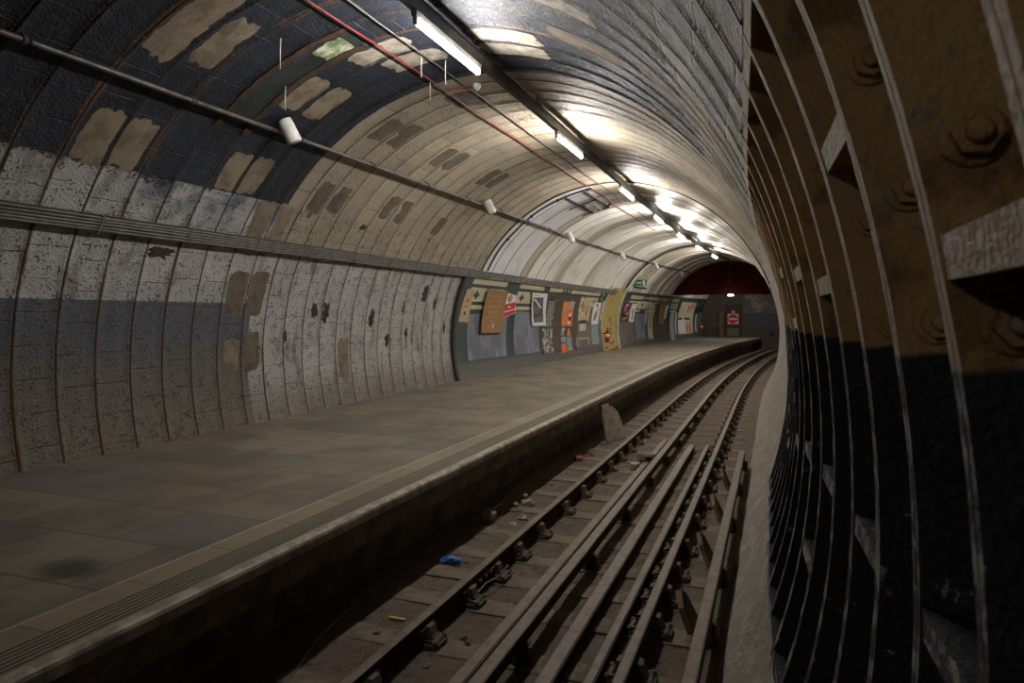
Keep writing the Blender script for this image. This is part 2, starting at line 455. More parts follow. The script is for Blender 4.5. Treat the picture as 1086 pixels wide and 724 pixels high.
def tiles(t):
    U, V = t.uv()
    uv = t.comb(U, V)
    n1 = t.noise(uv, 1.4, 5, 0.6)
    n2 = t.noise(uv, 9.0, 5, 0.65)
    rr = t.m('DIVIDE', t.m('ADD', V, 20.0), 0.076)
    ri = t.m('FLOOR', rr)
    cc = t.m('ADD', t.m('DIVIDE', t.m('ADD', U, 20.0), 0.152), t.m('MULTIPLY', t.m('MODULO', ri, 2.0), 0.5))
    rf, cf = t.m('FRACT', rr), t.m('FRACT', cc)
    g = t.m('MINIMUM', t.m('MULTIPLY', rf, 0.076), t.m('MULTIPLY', cf, 0.152))
    r = t.white(t.comb(ri, t.m('FLOOR', cc)))
    col = t.mix(r, (0.020, 0.040, 0.041), (0.04, 0.066, 0.064))
    ph = t.m('DIVIDE', V, R0)
    z = t.m('ADD', t.m('MULTIPLY', t.m('SINE', ph), R0), Z0)
    low = t.step(0.42, 0.30, t.m('ADD', z, t.m('MULTIPLY', t.m('SUBTRACT', n2, 0.5), 0.05)))
    col = t.mix(t.m('MULTIPLY', low, 0.8), col, (0.115, 0.115, 0.10))
    gm = t.step(0.007, 0.003, g)
    col = t.mix(t.m('MULTIPLY', gm, 0.7), col, (0.012, 0.016, 0.016))
    col = t.mix(t.m('MULTIPLY', t.step(0.5, 0.72, n1), 0.5), col, (0.10, 0.098, 0.09))
    t.out(col, t.grey(n1, 0.2, 0.5), t.m('SUBTRACT', 0.0, gm), 0.4, 0.006)


mat('green_tiles', tiles)


def cream_tile(t):
    U, V = t.uv()
    uv = t.comb(U, V)
    n1 = t.noise(uv, 2.4, 5, 0.6)
    g = t.m('MINIMUM', t.m('FRACT', t.m('DIVIDE', t.m('ADD', U, 20.0), 0.152)), t.m('FRACT', t.m('DIVIDE', t.m('ADD', V, 20.0), 0.076)))
    col = t.mix(n1, (0.56, 0.51, 0.35), (0.43, 0.385, 0.25))
    col = t.mix(t.m('MULTIPLY', t.step(0.06, 0.03, g), 0.35), col, (0.2, 0.18, 0.12))
    t.out(col, 0.35, n1, 0.05, 0.01)


mat('cream_tiles', cream_tile)


def brick_wall(t):
    o = t.obj()
    x, y, z = t.sep(o)
    uv = t.comb(x, z)
    n1 = t.noise(uv, 1.2, 5, 0.6)
    n2 = t.noise(uv, 7.0, 6, 0.7)
    b = t.n('ShaderNodeTexBrick')
    t.put(b.inputs['Vector'], uv)
    b.inputs['Scale'].default_value = 1.0
    b.inputs['Brick Width'].default_value = 0.23
    b.inputs['Row Height'].default_value = 0.075
    b.inputs['Mortar Size'].default_value = 0.006
    jit = t.m('MULTIPLY', t.m('SUBTRACT', n2, 0.5), 0.3)
    col = t.mix(n2, (0.052, 0.042, 0.035), (0.10, 0.078, 0.062))
    navy = t.mix(n2, (0.05, 0.055, 0.075), (0.085, 0.09, 0.115))
    zj = t.m('ADD', z, t.m('MULTIPLY', jit, 0.25))
    xr = t.step(-2.0, -1.7, x)
    col = t.mix(t.m('MULTIPLY', t.step(0.68, 0.74, zj), xr), col, navy)
    wash = t.mix(t.step(0.42, 0.58, n2), (0.16, 0.15, 0.14), (0.33, 0.325, 0.32))
    wash = t.mix(t.step(0.62, 0.45, n1), wash, (0.11, 0.10, 0.09))
    col = t.mix(t.m('MULTIPLY', t.step(1.60, 1.66, zj), xr), col, wash)
    lf = t.m('MULTIPLY', t.step(0.56, 0.64, n2), t.step(0.7, 1.3, z))
    col = t.mix(t.m('MULTIPLY', lf, t.m('SUBTRACT', 1.0, xr)), col, (0.24, 0.225, 0.2))
    col = t.mul(col, t.mix(b.outputs['Fac'], (1, 1, 1), (0.5, 0.5, 0.5)))
    t.out(col, 0.85, t.m('SUBTRACT', n2, t.m('MULTIPLY', b.outputs['Fac'], 0.6)), 0.5, 0.015)


mat('headwall_brick', brick_wall)


# ---------------------------------------------------------------- meshes
class MB:
    """collects shapes; build() links them as ONE mesh object. Points are unbent world metres unless local=True"""
    def __init__(s):
        s.v, s.f, s.m, s.uv, s.sm = [], [], [], [], []

    def add(s, verts, faces, mi=0, uv=None, smooth=False):
        b = len(s.v)
        s.v += [tuple(p) for p in verts]
        s.uv += uv if uv else [(p[1], p[2]) for p in verts]
        s.f += [tuple(b + i for i in fc) for fc in faces]
        s.m += [mi] * len(faces)
        s.sm += [smooth] * len(faces)

    def box(s, x0, x1, y0, y1, z0, z1, mi=0, M=None, ny=1):
        """box; ny cuts it along y so that it can follow the bend"""
        vs, fs = [], []
        for i in range(ny + 1):
            y = y0 + (y1 - y0) * i / ny
            vs += [(x0, y, z0), (x1, y, z0), (x1, y, z1), (x0, y, z1)]
        for i in range(ny):
            a = 4 * i
            for k in range(4):
                fs.append((a + k, a + (k + 1) % 4, a + 4 + (k + 1) % 4, a + 4 + k))
        fs.append((3, 2, 1, 0))
        fs.append(tuple(4 * ny + i for i in range(4)))
        if M is not None:
            vs = [M @ Vector(p) for p in vs]
        s.add(vs, fs, mi)

    def prism(s, poly, axis, a, b, mi=0, M=None, smooth=False, n=1):
        """poly (2-D) swept along axis 0/1/2 from a to b in n steps"""
        vs, fs = [], []
        k = len(poly)
        for i in range(n + 1):
            t = a + (b - a) * i / n
            for (p, q) in poly:
                vs.append((t, p, q) if axis == 0 else (p, t, q) if axis == 1 else (p, q, t))
        for i in range(n):
            for j in range(k):
                fs.append((i * k + j, i * k + (j + 1) % k, (i + 1) * k + (j + 1) % k, (i + 1) * k + j))
        fs.append(tuple(range(k - 1, -1, -1)))
        fs.append(tuple(n * k + i for i in range(k)))
        if M is not None:
            vs = [M @ Vector(p) for p in vs]
        s.add(vs, fs, mi, smooth=smooth)

    def tube(s, pts, r, n=8, mi=0, cap=True):
        pts = [Vector(p) for p in pts]
        vs, fs = [], []
        up = Vector((0.13, 0.21, 0.97))
        for i, p in enumerate(pts):
            d = (pts[min(i + 1, len(pts) - 1)] - pts[max(i - 1, 0)]).normalized()
            if abs(d.dot(up)) > 0.95:
                up = Vector((0.9, 0.3, 0.1))
            u = d.cross(up).normalized()
            w = d.cross(u)
            rr = r[i] if isinstance(r, (list, tuple)) else r
            vs += [p + (u * math.cos(2 * PI * k / n) + w * math.sin(2 * PI * k / n)) * rr for k in range(n)]
        for i in range(len(pts) - 1):
            for k in range(n):
                fs.append((i * n + k, i * n + (k + 1) % n, (i + 1) * n + (k + 1) % n, (i + 1) * n + k))
        s.add(vs, fs, mi, smooth=True)
        if cap:
            m = (len(pts) - 1) * n
            b = len(s.v) - len(vs)
            for fc in (tuple(b + k for k in range(n)), tuple(b + m + n - 1 - k for k in range(n))):
                s.f.append(fc)
                s.m.append(mi)
                s.sm.append(False)

    def lathe(s, prof, M=None, n=16, mi=0):
        """prof = [(r, z)] spun about z"""
        vs, fs = [], []
        for (r, z) in prof:
            vs += [(r * math.cos(2 * PI * k / n), r * math.sin(2 * PI * k / n), z) for k in range(n)]
        for i in range(len(prof) - 1):
            for k in range(n):
                fs.append((i * n + k, i * n + (k + 1) % n, (i + 1) * n + (k + 1) % n, (i + 1) * n + k))
        fs.append(tuple(range(n - 1, -1, -1)))
        fs.append(tuple((len(prof) - 1) * n + k for k in range(n)))
        if M is not None:
            vs = [M @ Vector(p) for p in vs]
        s.add(vs, fs, mi, smooth=True)

    def sheet(s, y0, y1, d0, d1, r, mi=0, ny=4, nd=8, th=0.006, jag=0.0, corners=None):
        """a thin curved sheet lying on the tunnel wall, r = radius of its face"""
        vs, uv, fs = [], [], []
        for lay, rr in enumerate((r, r + th)):
            for i in range(ny + 1):
                for j in range(nd + 1):
                    a, b = i / ny, j / nd
                    if corners:                        # (y,deg) of tl, tr, br, bl
                        tl, tr, br, bl = corners
                        y = (tl[0] * (1 - a) + tr[0] * a) * (1 - b) + (bl[0] * (1 - a) + br[0] * a) * b
                        d = (tl[1] * (1 - a) + tr[1] * a) * (1 - b) + (bl[1] * (1 - a) + br[1] * a) * b
                    else:
                        y, d = y0 + (y1 - y0) * a, d0 + (d1 - d0) * b
                    if jag and (i in (0, ny) or j in (0, nd)):
                        q = noise.noise_vector(Vector((y * 7, d * 0.5, 3.3)))
                        y += q.x * jag
                        d += q.y * jag * 16
                    vs.append(wp(y, d, rr))
                    uv.append((y, math.radians(d) * R0))
        N = (ny + 1) * (nd + 1)
        for i in range(ny):
            for j in range(nd):
                a = i * (nd + 1) + j
                q = (a, a + 1, a + nd + 2, a + nd + 1)
                fs.append(q)
                fs.append(tuple(N + k for k in reversed(q)))
        rim = [i * (nd + 1) for i in range(ny + 1)] + [ny * (nd + 1) + j for j in range(1, nd + 1)] + \
              [i * (nd + 1) + nd for i in range(ny - 1, -1, -1)] + [j for j in range(nd - 1, 0, -1)]
        for k in range(len(rim)):
            a, b = rim[k], rim[(k + 1) % len(rim)]
            fs.append((a, b, N + b, N + a))
        s.add(vs, fs, mi, uv)

    def blob(s, c, rx, ry, rz, seed, mi=0, cut=0.25):
        """a lump of rubble"""
        vs, fs = [], []
        nu, nv = 9, 6
        for j in range(nv + 1):
            b = -PI / 2 + PI * j / nv
            for i in range(nu):
                a = 2 * PI * i / nu
                d = Vector((math.cos(a) * math.cos(b), math.sin(a) * math.cos(b), math.sin(b)))
                k = 1 + cut * noise.noise(d * 1.9 + Vector((seed * 3.1, seed, 0)))
                k *= 1 + 0.5 * cut * noise.noise(d * 4.3 + Vector((0, seed * 2.1, seed)))
                vs.append((c[0] + d.x * rx * k, c[1] + d.y * ry * k, c[2] + d.z * rz * k))
        for j in range(nv):
            for i in range(nu):
                fs.append((j * nu + i, j * nu + (i + 1) % nu, (j + 1) * nu + (i + 1) % nu, (j + 1) * nu + i))
        s.add(vs, fs, mi)

    def build(s, name, mats, parent=None, local=False, bevel=0.0):
        if isinstance(mats, str):
            mats = [mats]
        off = parent.matrix_basis.translation.copy() if parent is not None else Vector((0, 0, 0))
        if parent is not None and parent.parent is not None:
            off += parent.parent.matrix_basis.translation
        vs = [Vector(p) if local else bent(p) - off for p in s.v]
        base = Vector((0, 0, 0))
        if parent is None and not local:               # a thing of one mesh: origin at its foot
            lo = [min(p[i] for p in vs) for i in range(3)]
            hi = [max(p[i] for p in vs) for i in range(3)]
            base = Vector(((lo[0] + hi[0]) / 2, (lo[1] + hi[1]) / 2, lo[2]))
            if max(hi[0] - lo[0], hi[1] - lo[1]) > 12 or name.startswith('wall'):
                base = Vector((0, 0, 0))
            vs = [p - base for p in vs]
        me = bpy.data.meshes.new(name)
        me.from_pydata([tuple(p) for p in vs], [], s.f)
        for q in mats:
            me.materials.append(MATS[q])
        ul = me.uv_layers.new(name='uv')
        for p in me.polygons:
            p.material_index = s.m[p.index]
            p.use_smooth = s.sm[p.index]
            for li in p.loop_indices:
                ul.data[li].uv = s.uv[me.loops[li].vertex_index]
        me.validate()
        o = bpy.data.objects.new(name, me)
        C.objects.link(o)
        o.location = base
        if parent is not None:
            o.parent = parent
        if bevel:
            b = o.modifiers.new('bevel', 'BEVEL')
            b.width, b.segments, b.limit_method = bevel, 2, 'ANGLE'
        return o


def tag(o, label=None, cat=None, group=None, kind=None):
    for k, v in (('label', label), ('category', cat), ('group', group), ('kind', kind)):
        if v:
            o[k] = v
    return o


def thing(name, loc, label, cat, group=None):
    o = bpy.data.objects.new(name, None)
    C.objects.link(o)
    o.location = bent(loc)
    o.empty_display_size = 0.1
    return tag(o, label, cat, group)


def struct(o):
    o['kind'] = 'structure'
    return o


def child(src, parent, loc, rz=0.0):
    """a copy of a part for a copied or repeated spot"""
    c = src.copy()
    C.objects.link(c)
    c.parent = parent
    c.location = loc
    c.rotation_euler = (0, 0, rz)
    return c


def fbm(p, sc, oct=3):
    return noise.fractal(Vector(p) * sc, 0.6, 2.1, oct)


# ================================================================ THE SETTING
def lining(y0, y1, d0, d1, dr, step_deg, joints=True, amp=0.006, ystep=0.11, seed=0.0):
    """curved lining with real ridges and grooves at the ring joints"""
    ys = set()
    if joints:
        k0 = math.floor((y0 - RJ) / RW) - 1
        for k in range(k0, int((y1 - RJ) / RW) + 2):
            j = RJ + k * RW
            for o, in ((-0.030,), (-0.016,), (-0.005,), (0.005,), (0.016,), (0.030,), (0.12,), (0.22,), (0.32,)):
                ys.add(round(j + o, 4))
        ys = {y for y in ys if y0 < y < y1}
    else:
        n = int((y1 - y0) / ystep)
        ys = {y0 + (y1 - y0) * i / n for i in range(1, n)}
    ys = sorted(ys | {y0, y1})
    nd = max(2, int(abs(d1 - d0) / step_deg))
    mb = MB()
    vs, uv, fs = [], [], []
    for y in ys:
        f = (y - RJ) / RW
        jd = abs(f - round(f)) * RW
        for j in range(nd + 1):
            d = d0 + (d1 - d0) * j / nd
            r = bore(d, y) + dr
            V = math.radians(d) * R0
            e = amp * fbm((y, V, seed), 1.6, 4)
            if joints:
                if jd < 0.007:
                    e += 0.012
                elif jd < 0.018:
                    e -= 0.009 + 0.006 * noise.noise(Vector((round(f) * 3.1, V * 2.0, 0.5)))
            vs.append(wp(y, d, r + e))
            uv.append((y, V))
    k = nd + 1
    for i in range(len(ys) - 1):
        for j in range(nd):
            fs.append((i * k + j, i * k + j + 1, (i + 1) * k + j + 1, (i + 1) * k + j))
    mb.add(vs, fs, 0, uv, smooth=True)
    return mb


def patch(mb, y, deg, wy, wd, mi, seed, r=R0 - 0.007):
    """a ragged skim of render on the lining; wy metres along, wd metres round"""
    n = 64
    vs, uv = [wp(y, deg, r)], [(y, math.radians(deg) * R0)]
    for i in range(n):
        a = 2 * PI * i / n
        c, s_ = math.cos(a), math.sin(a)
        pw = 2.6 if mi == 3 else 7
        q = (abs(c) ** pw + abs(s_) ** pw) ** (-1 / pw)
        q *= 1 + (0.55 * noise.noise(Vector((c * 2.6, s_ * 2.6, seed * 3.1))) if mi == 3 else 0)
        q *= 1 + 0.16 * noise.noise(Vector((c * 1.9, s_ * 1.9, seed * 5.3))) + 0.10 * noise.noise(Vector((c * 5, s_ * 5, seed))) + 0.03 * noise.noise(Vector((c * 15, s_ * 15, seed)))
        yy, dd = y + c * q * wy / 2, deg + math.degrees(s_ * q * wd / 2 / R0)
        vs.append(wp(yy, dd, r + 0.005))
        uv.append((yy, math.radians(dd) * R0))
    mb.add(vs, [(0, 1 + i, 1 + (i + 1) % n) for i in range(n)], mi, uv)


# --- left wall (below 152 degrees it meets the ceiling, behind the cable tray)
wl = lining(-7.0, 15.3, 144.0, 197.5, 0.0, 1.1, seed=1.0)
PM = ['left_wall_paint', 'patch_render', 'patch_dark', 'patch_hole', 'patch_bare']
for i, (y, d, a, b, m) in enumerate([
        (7.50, 149.2, .33, .62, 1), (7.87, 148.7, .32, .60, 1), (8.37, 139 + 6, .1, .1, 2),
        (7.49, 165.6, .34, .62, 2), (7.87, 165.6, .33, .62, 2), (7.50, 179.6, .30, .46, 1), (7.87, 179.0, .34, .54, 2),
        (10.12, 183.2, .34, .72, 1), (9.57, 170, .22, .30, 3), (9.25, 169.5, .17, .24, 3), (10.98, 171.9, .16, .34, 3),
        (12.88, 163.2, .30, .42, 3), (13.38, 166.7, .14, .24, 3), (9.78, 145.4, .17, .10, 3), (6.1, 158.3, .36, .13, 3),
        (12.1, 168.5, .13, .30, 3), (12.3, 176.5, .12, .2, 3), (11.6, 178.5, .2, .24, 3), (14.0, 176.0, .1, .3, 3), (8.6, 176.0, .1, .18, 3)]):
    patch(wl, y, d, a, b, m, i * 1.7 + 0.4)
wall_left = struct(wl.build('wall_left', PM))
# --- ceiling over the near, rough part
ce = lining(-7.0, 15.3, 24.9, 144.0, 0.0, 1.1, seed=2.0)
CM = ['ceiling_paint', 'patch_render', 'patch_dark', 'patch_hole', 'patch_bare', 'corroded_pan', 'lime_crust', 'rust_rim']
for i, (y, d, a, b, m) in enumerate([
        (4.83, 139.3, .34, .62, 1), (5.21, 139.4, .34, .62, 1), (6.62, 139.4, .32, .56, 1), (6.99, 139.1, .32, .54, 1),
        (4.80, 111.3, .34, .6, 1), (4.80, 118.7, .34, .62, 1), (5.24, 115.9, .34, .72, 1), (6.63, 117.9, .34, .60, 1), (7.04, 117.6, .34, .62, 1),
        (6.64, 100.4, .36, .72, 4), (7.05, 97.2, .36, .72, 4), (6.64, 76.9, .36, .78, 4), (7.05, 77.6, .36, .78, 4), (4.8, 72.0, .36, .7, 4),
        (8.39, 117.8, .34, .52, 2), (8.79, 116.6, .34, .52, 2), (10.16, 117.4, .34, .5, 2), (10.56, 116.9, .34, .5, 2), (12.0, 116.8, .34, .5, 2), (12.4, 116.4, .34, .5, 2),
        (8.38, 140.0, .34, .52, 2), (8.79, 139.0, .34, .52, 2), (10.15, 138.2, .34, .52, 2), (10.57, 138.2, .34, .5, 2), (8.6, 98.4, .6, .42, 2),
        (12.1, 139.5, .3, .4, 2), (6.2, 60.0, .36, .8, 2), (5.3, 60.0, .3, .7, 4), (3.4, 66, .34, .7, 2), (7.2, 45.0, .3, .7, 1), (5.9, 42.0, .3, .9, 1)]):
    patch(ce, y, d, a, b, m, i * 2.3 + 9.1)
# one ring has lost its facing: corroded iron, rusty rims, lime
ce.sheet(5.99, 6.36, 101, 129, R0 - 0.010, 5, 4, 22, 0.006, 0.02)
ce.sheet(6.05, 6.33, 103, 109, R0 - 0.017, 6, 5, 6, 0.005, 0.06)
ce.sheet(6.33, 6.42, 101, 131, R0 - 0.026, 7, 2, 40, 0.02, 0.02)
ce.sheet(5.92, 5.99, 101, 131, R0 - 0.022, 7, 2, 40, 0.02, 0.02)
struct(ce.build('ceiling', CM))
# --- ceiling over the far part: smooth panels with dark seams
cf = lining(YSMOOTH, YEND, 20.0, 154.0, -0.02, 2.0, joints=False, amp=0.0, ystep=0.443)
cf.sheet(YSMOOTH - 0.02, YSMOOTH, 20, 154, R0 - 0.03, 1, 1, 60, 0.05)
for i, y in enumerate((15.85, 16.6, 17.85, 18.35, 19.2, 19.96, 20.8, 23.1, 25.6, 28.0)):
    w = 0.024 if i < 7 else 0.018
    cf.sheet(y - w / 2, y + w / 2, 96 if i in (0, 3, 7) else 40, 153, R0 - 0.026, 1, 1, 40, 0.006)
for i in range(16):                         # ribs under the plaster skin
    y = 21.6 + 1.33 * i
    cf.sheet(y, y + 0.16, 30, 153, R0 - 0.04, 0, 1, 50, 0.03)
for y in (30.25, 34.9):                     # heavier seams where the rings change
    cf.sheet(y, y + (0.34 if y < 32 else 0.14), 60, 153, R0 - 0.035, 1, 1, 40, 0.016)
struct(cf.build('ceiling', ['ceiling_panel_cream', 'panel_seam']))
# --- track side beyond the open rings, and the haunch at its foot all along
wr = lining(YPAINT, YEND, -20.0, 24.9, 0.0, 1.6, seed=4.0, amp=0.012, joints=False)
struct(wr.build('wall_right', 'haunch_render'))
wn = lining(-7.0, 1.18 - 6 * 0.434, -20.0, 24.9, 0.0, 1.6, seed=6.0, amp=0.012, joints=False)
struct(wn.build('wall_right', 'haunch_render'))
hb = lining(-7.0, YEND, -36.0, -18.4, 0.0, 1.3, seed=5.0, amp=0.016, joints=False, ystep=0.13)
struct(hb.build('wall_right', 'haunch_render'))

# --- track side near the camera: open cast-iron rings
DLO, DHI, DEPTH, FT = -18.8, 24.9, 0.15, 0.027
iron = MB()


def strip(y0, y1, r0, r1, d0, d1, mi, n=44):
    """solid ring piece: y0..y1, radius offset r0..r1 (inner, outer)"""
    vs, uv, fs = [], [], []
    for j in range(n + 1):
        d = d0 + (d1 - d0) * j / n
        V = math.radians(d) * R0
        for (y, r) in ((y0, r0), (y1, r0), (y1, r1), (y0, r1)):
            e = 0.0022 * noise.noise(Vector((y * 40, V * 9, r * 10)))
            vs.append(wp(y + e, d, bore(d, y) + r + e))
            uv.append((y, V))
    for j in range(n):
        for k in range(4):
            q = (j * 4 + k, j * 4 + (k + 1) % 4, j * 4 + 4 + (k + 1) % 4, j * 4 + 4 + k)
            iron.add([vs[i] for i in q], [(0, 1, 2, 3)], (1 if k == 0 else 0) if mi is None else mi, [uv[i] for i in q])
    for e in (0, n * 4):
        iron.add([vs[e + i] for i in range(4)], [(0, 1, 2, 3)], 0, [uv[e + i] for i in range(4)])


rings = []
yj = 1.18 - 6 * 0.434
while yj < YPAINT + 0.1:
    rings.append(yj)
    yj += 0.434
cross = {}
CF = [(11.3, -6.3), (2.6, -11.8), (9.4, -9.5), (1.5, -8.2), (4.0, -12.6), (13.0, -8.4), (5.6, -5.5)]
spots = []
for i, yj in enumerate(rings):
    strip(yj - FT, yj - 0.003, 0.0, DEPTH, DLO, DHI, None)
    strip(yj + 0.003, yj + FT, 0.0, DEPTH, DLO, DHI, None)
    y0, y1 = yj + FT - 0.001, yj + 0.434 - FT + 0.001
    strip(y0, y1, DEPTH - 0.008, DEPTH + 0.02, DLO, DHI, 0)
    # the pans are closed above and below by a longitudinal flange
    for (a, b) in ((DHI - 0.9, DHI + 0.4), (DLO - 0.4, DLO + 0.6)):
        strip(y0, y1, 0.002, DEPTH, a, b, None, 2)
    pan = {-3: (3.0,), -2: (-9.0,), -1: (6.5,), 0: (10.4,), 1: (-0.5,), 2: (15.7,), 3: (-1.3,), 4: (10.9,), 5: (-1.6,), 6: (12.5, -9.0), 7: (-2.4,), 8: (8.6,), 9: (-4.0, 14.0),
           10: (6.0,), 11: (-1.0,), 12: (11.0, -8.0), 13: (3.0,), 14: (-5.0,), 15: (7.0,)}.get(int(round((yj - 0.746) / 0.434)), (4.0,))
    for d in pan:
        strip(y0, y1, 0.004, DEPTH, d - 0.5, d + 0.5, None, 2)
    spots.append((yj, pan))
struct_iron = struct(iron.build('wall_right', ['iron_pan', 'iron_edge']))
# bolts and grout plugs in the pans: parts of the wall
for yj, pan in spots:
    if yj < 0.6 or yj > 4.3:
        continue
    q = 21.2
    while q > -17:
        q -= 4.15
        if any(abs(q - d) < 1.3 for d in pan):
            continue
        yy = yj - FT
        c = Vector(wp(yy, q, bore(q, yy) + 0.074))
        M = Matrix.Translation(c) @ Matrix.Rotation(PI / 2, 4, 'X') @ Matrix.Rotation(q * 1.7, 4, 'Z')
        b = MB()
        b.lathe([(0.046, -0.004), (0.046, 0.004), (0.040, 0.009), (0.035, 0.009)], M, 20)
        b.prism([(0.033 * math.cos(PI / 3 * k), 0.033 * math.sin(PI / 3 * k)) for k in range(6)], 2, 0.006, 0.030, 0, M)
        b.lathe([(0.017, 0.028), (0.017, 0.044), (0.013, 0.048)], M, 10)
        for i_, p in enumerate(b.v):
            b.uv[i_] = (p[1], math.asin(max(-1, min(1, (p[2] - Z0) / R0))) * R0)
        b.build('bolt', 'iron_pan', struct_iron)

# --- platform, with a grooved strip and a worn nosing
pf = MB()
prof = [(-7.15, -0.9), (-7.15, 0.0), (-5.2, 0.0), (-3.495, 0.0), (-3.487, -0.004), (-3.478, 0.0), (-3.275, 0.0)]
x = -3.268
for i in range(6):
    prof += [(x, 0.0), (x + 0.003, -0.012), (x + 0.015, -0.012), (x + 0.018, 0.0)]
    x += 0.036
prof += [(-3.05, 0.0), (-2.995, -0.002), (-2.978, -0.012), (-2.972, -0.03), (-2.974, -0.085), (-3.000, -0.095),
         (-3.003, -0.275), (-3.06, -0.285), (-3.47, -0.30), (-3.47, -0.9)]
ys = []
y = -7.0
while y < YEND:
    ys.append(y)
    y += 0.12 if y < 16 else 0.4
ys.append(YEND)
vs, uv, fs, mi = [], [], [], []
nse = len(prof)
for y in ys:
    for i, (px, pz) in enumerate(prof):
        e = 0
        if -2.999 < px < -2.94 and pz > -0.09:
            e = 0.007 * noise.noise(Vector((y * 2.3, 0, pz * 8))) + 0.006 * noise.noise(Vector((y * 9, 4, pz * 8)))
            if noise.noise(Vector((y * 1.9, 7.7, 0))) > 0.42:
                e -= 0.012
        vs.append((px + e, y, pz + (e * 0.6 if pz < -0.005 else 0)))
        uv.append((y, px))
for i in range(len(ys) - 1):
    for j in range(nse - 1):
        pf.add([], [])
        fs.append((i * nse + j, i * nse + j + 1, (i + 1) * nse + j + 1, (i + 1) * nse + j))
        mi.append(1 if prof[j][1] < -0.03 and prof[j][0] > -3.6 else 0)
b0 = 0
pf.v, pf.uv, pf.f, pf.m, pf.sm = vs, uv, fs, mi, [False] * len(fs)
struct(pf.build('floor_platform', ['flagstones', 'coping_side']))

# --- the bed of the track
tb = MB()
xs = [-3.55 + 3.45 * i / 46 for i in range(47)]
ys = []
y = -7.0
while y < YEND:
    ys.append(y)
    y += 0.075 if y < 14 else 0.25
ys.append(YEND)
vs, fs = [], []
for y in ys:
    for x in xs:
        e = 0.008 + 0.012 * fbm((x, y, 0.3), 2.2, 5) + 0.007 * noise.noise(Vector((x * 9, y * 9, 1)))
        if x < -2.95:
            e += 0.02 * (-2.95 - x)
        vs.append((x, y, BED_Z + e))
for i in range(len(ys) - 1):
    for j in range(len(xs) - 1):
        a = i * len(xs) + j
        fs.append((a, a + 1, a + len(xs) + 1, a + len(xs)))
tb.add(vs, fs, smooth=True)
struct(tb.build('floor_track_bed', 'dusty_bed'))

# --- far end: brick headwall with a doorway, maroon bulkhead hanging in front of it
hw = MB()
n = 48
for (ya, yb) in ((YEND, YEND + 0.2),):
    pts = [(X0 + 3.75 * math.cos(2 * PI * i / n), Z0 + 3.75 * math.sin(2 * PI * i / n)) for i in range(n)]
    hw.prism(pts, 1, ya, yb)
struct(hw.build('wall_end', 'headwall_brick'))
bk = MB()
pts = []
zb = 2.62
a0 = math.degrees(math.asin((zb - Z0) / 3.53))
for i in range(41):
    d = a0 + (180 - 2 * a0) * i / 40
    pts.append((X0 + 3.53 * math.cos(math.radians(d)), Z0 + 3.53 * math.sin(math.radians(d))))
bk.prism(pts, 1, 40.0, 40.12)
for x in (-5.9, -4.7, -3.5, -2.3, -1.1):      # joints between its boards, and a bottom rail
    bk.box(x - 0.02, x + 0.02, 39.985, 40.0, zb, Z0 + math.sqrt(3.5 ** 2 - (x - X0) ** 2), 0)
bk.box(-6.5, -0.25, 39.97, 40.0, zb, zb + 0.1, 0)
struct(bk.build('wall_bulkhead', 'maroon_board'))

# --- tiled wall behind the posters
RT = R0 - 0.045
tw = MB()
tw.sheet(YTILE + 0.09, 28.02, 152.5, 197.3, RT, 0, 60, 40, 0.03)
tw.sheet(30.62, YEND, 152.5, 197.3, RT, 0, 60, 40, 0.03)


def bays():
    """cream fields of the frieze, between the green pilasters"""
    for (ya, yb) in ((14.95, 17.15), (18.15, 20.3), (20.85, 22.2), (23.2, 26.9), (31.9, 34.3), (35.3, 37.6), (38.2, 39.4), (40.6, 42.2)):
        yield ya, yb


for ya, yb in bays():
    tw.sheet(ya, yb, 155.0, 158.0, RT - 0.004, 1, 6, 3, 0.003)        # above the first green line
    tw.sheet(ya, yb, 159.4, 165.1, RT - 0.004, 1, 6, 6, 0.003)
    tw.sheet(ya, yb, 166.6, 168.2, RT - 0.004, 1, 6, 2, 0.003)
    m = (ya + yb) / 2
    tw.sheet(m - 0.07, m + 0.07, 159.3, 160.6, RT - 0.007, 0, 1, 2, 0.003)
    for q in (ya + 0.42, yb - 0.42):                                   # green crosses
        tw.sheet(q - 0.06, q + 0.06, 160.6, 164.2, RT - 0.007, 0, 1, 3, 0.003)
        tw.sheet(q - 0.17, q + 0.17, 161.7, 163.1, RT - 0.0075, 0, 2, 1, 0.003)
for q in (22.45, 22.85, 27.4, 34.6, 35.0, 37.85, 39.75, 40.2):         # single cream tiles in the pilasters
    for d in (155.6, 159.2):
        tw.sheet(q - 0.09, q + 0.09, d, d + 1.7, RT - 0.004, 1, 1, 2, 0.003)
struct(tw.build('wall_left_tiled', ['green_tiles', 'cream_tiles']))
tr = MB()
tr.sheet(YTILE - 0.03, YTILE + 0.10, 153.0, 197.3, RT - 0.03, 0, 2, 40, 0.08, 0.012)
struct(tr.build('trim_1', 'black_trim'))
pr = MB()
pr.sheet(30.36, 30.66, 150.0, 197.2, RT - 0.05, 0, 2, 40, 0.09)
pr.sheet(27.98, 28.10, 150.0, 197.2, RT - 0.03, 0, 2, 40, 0.07)
struct(pr.build('trim_2', 'cream_pier'))

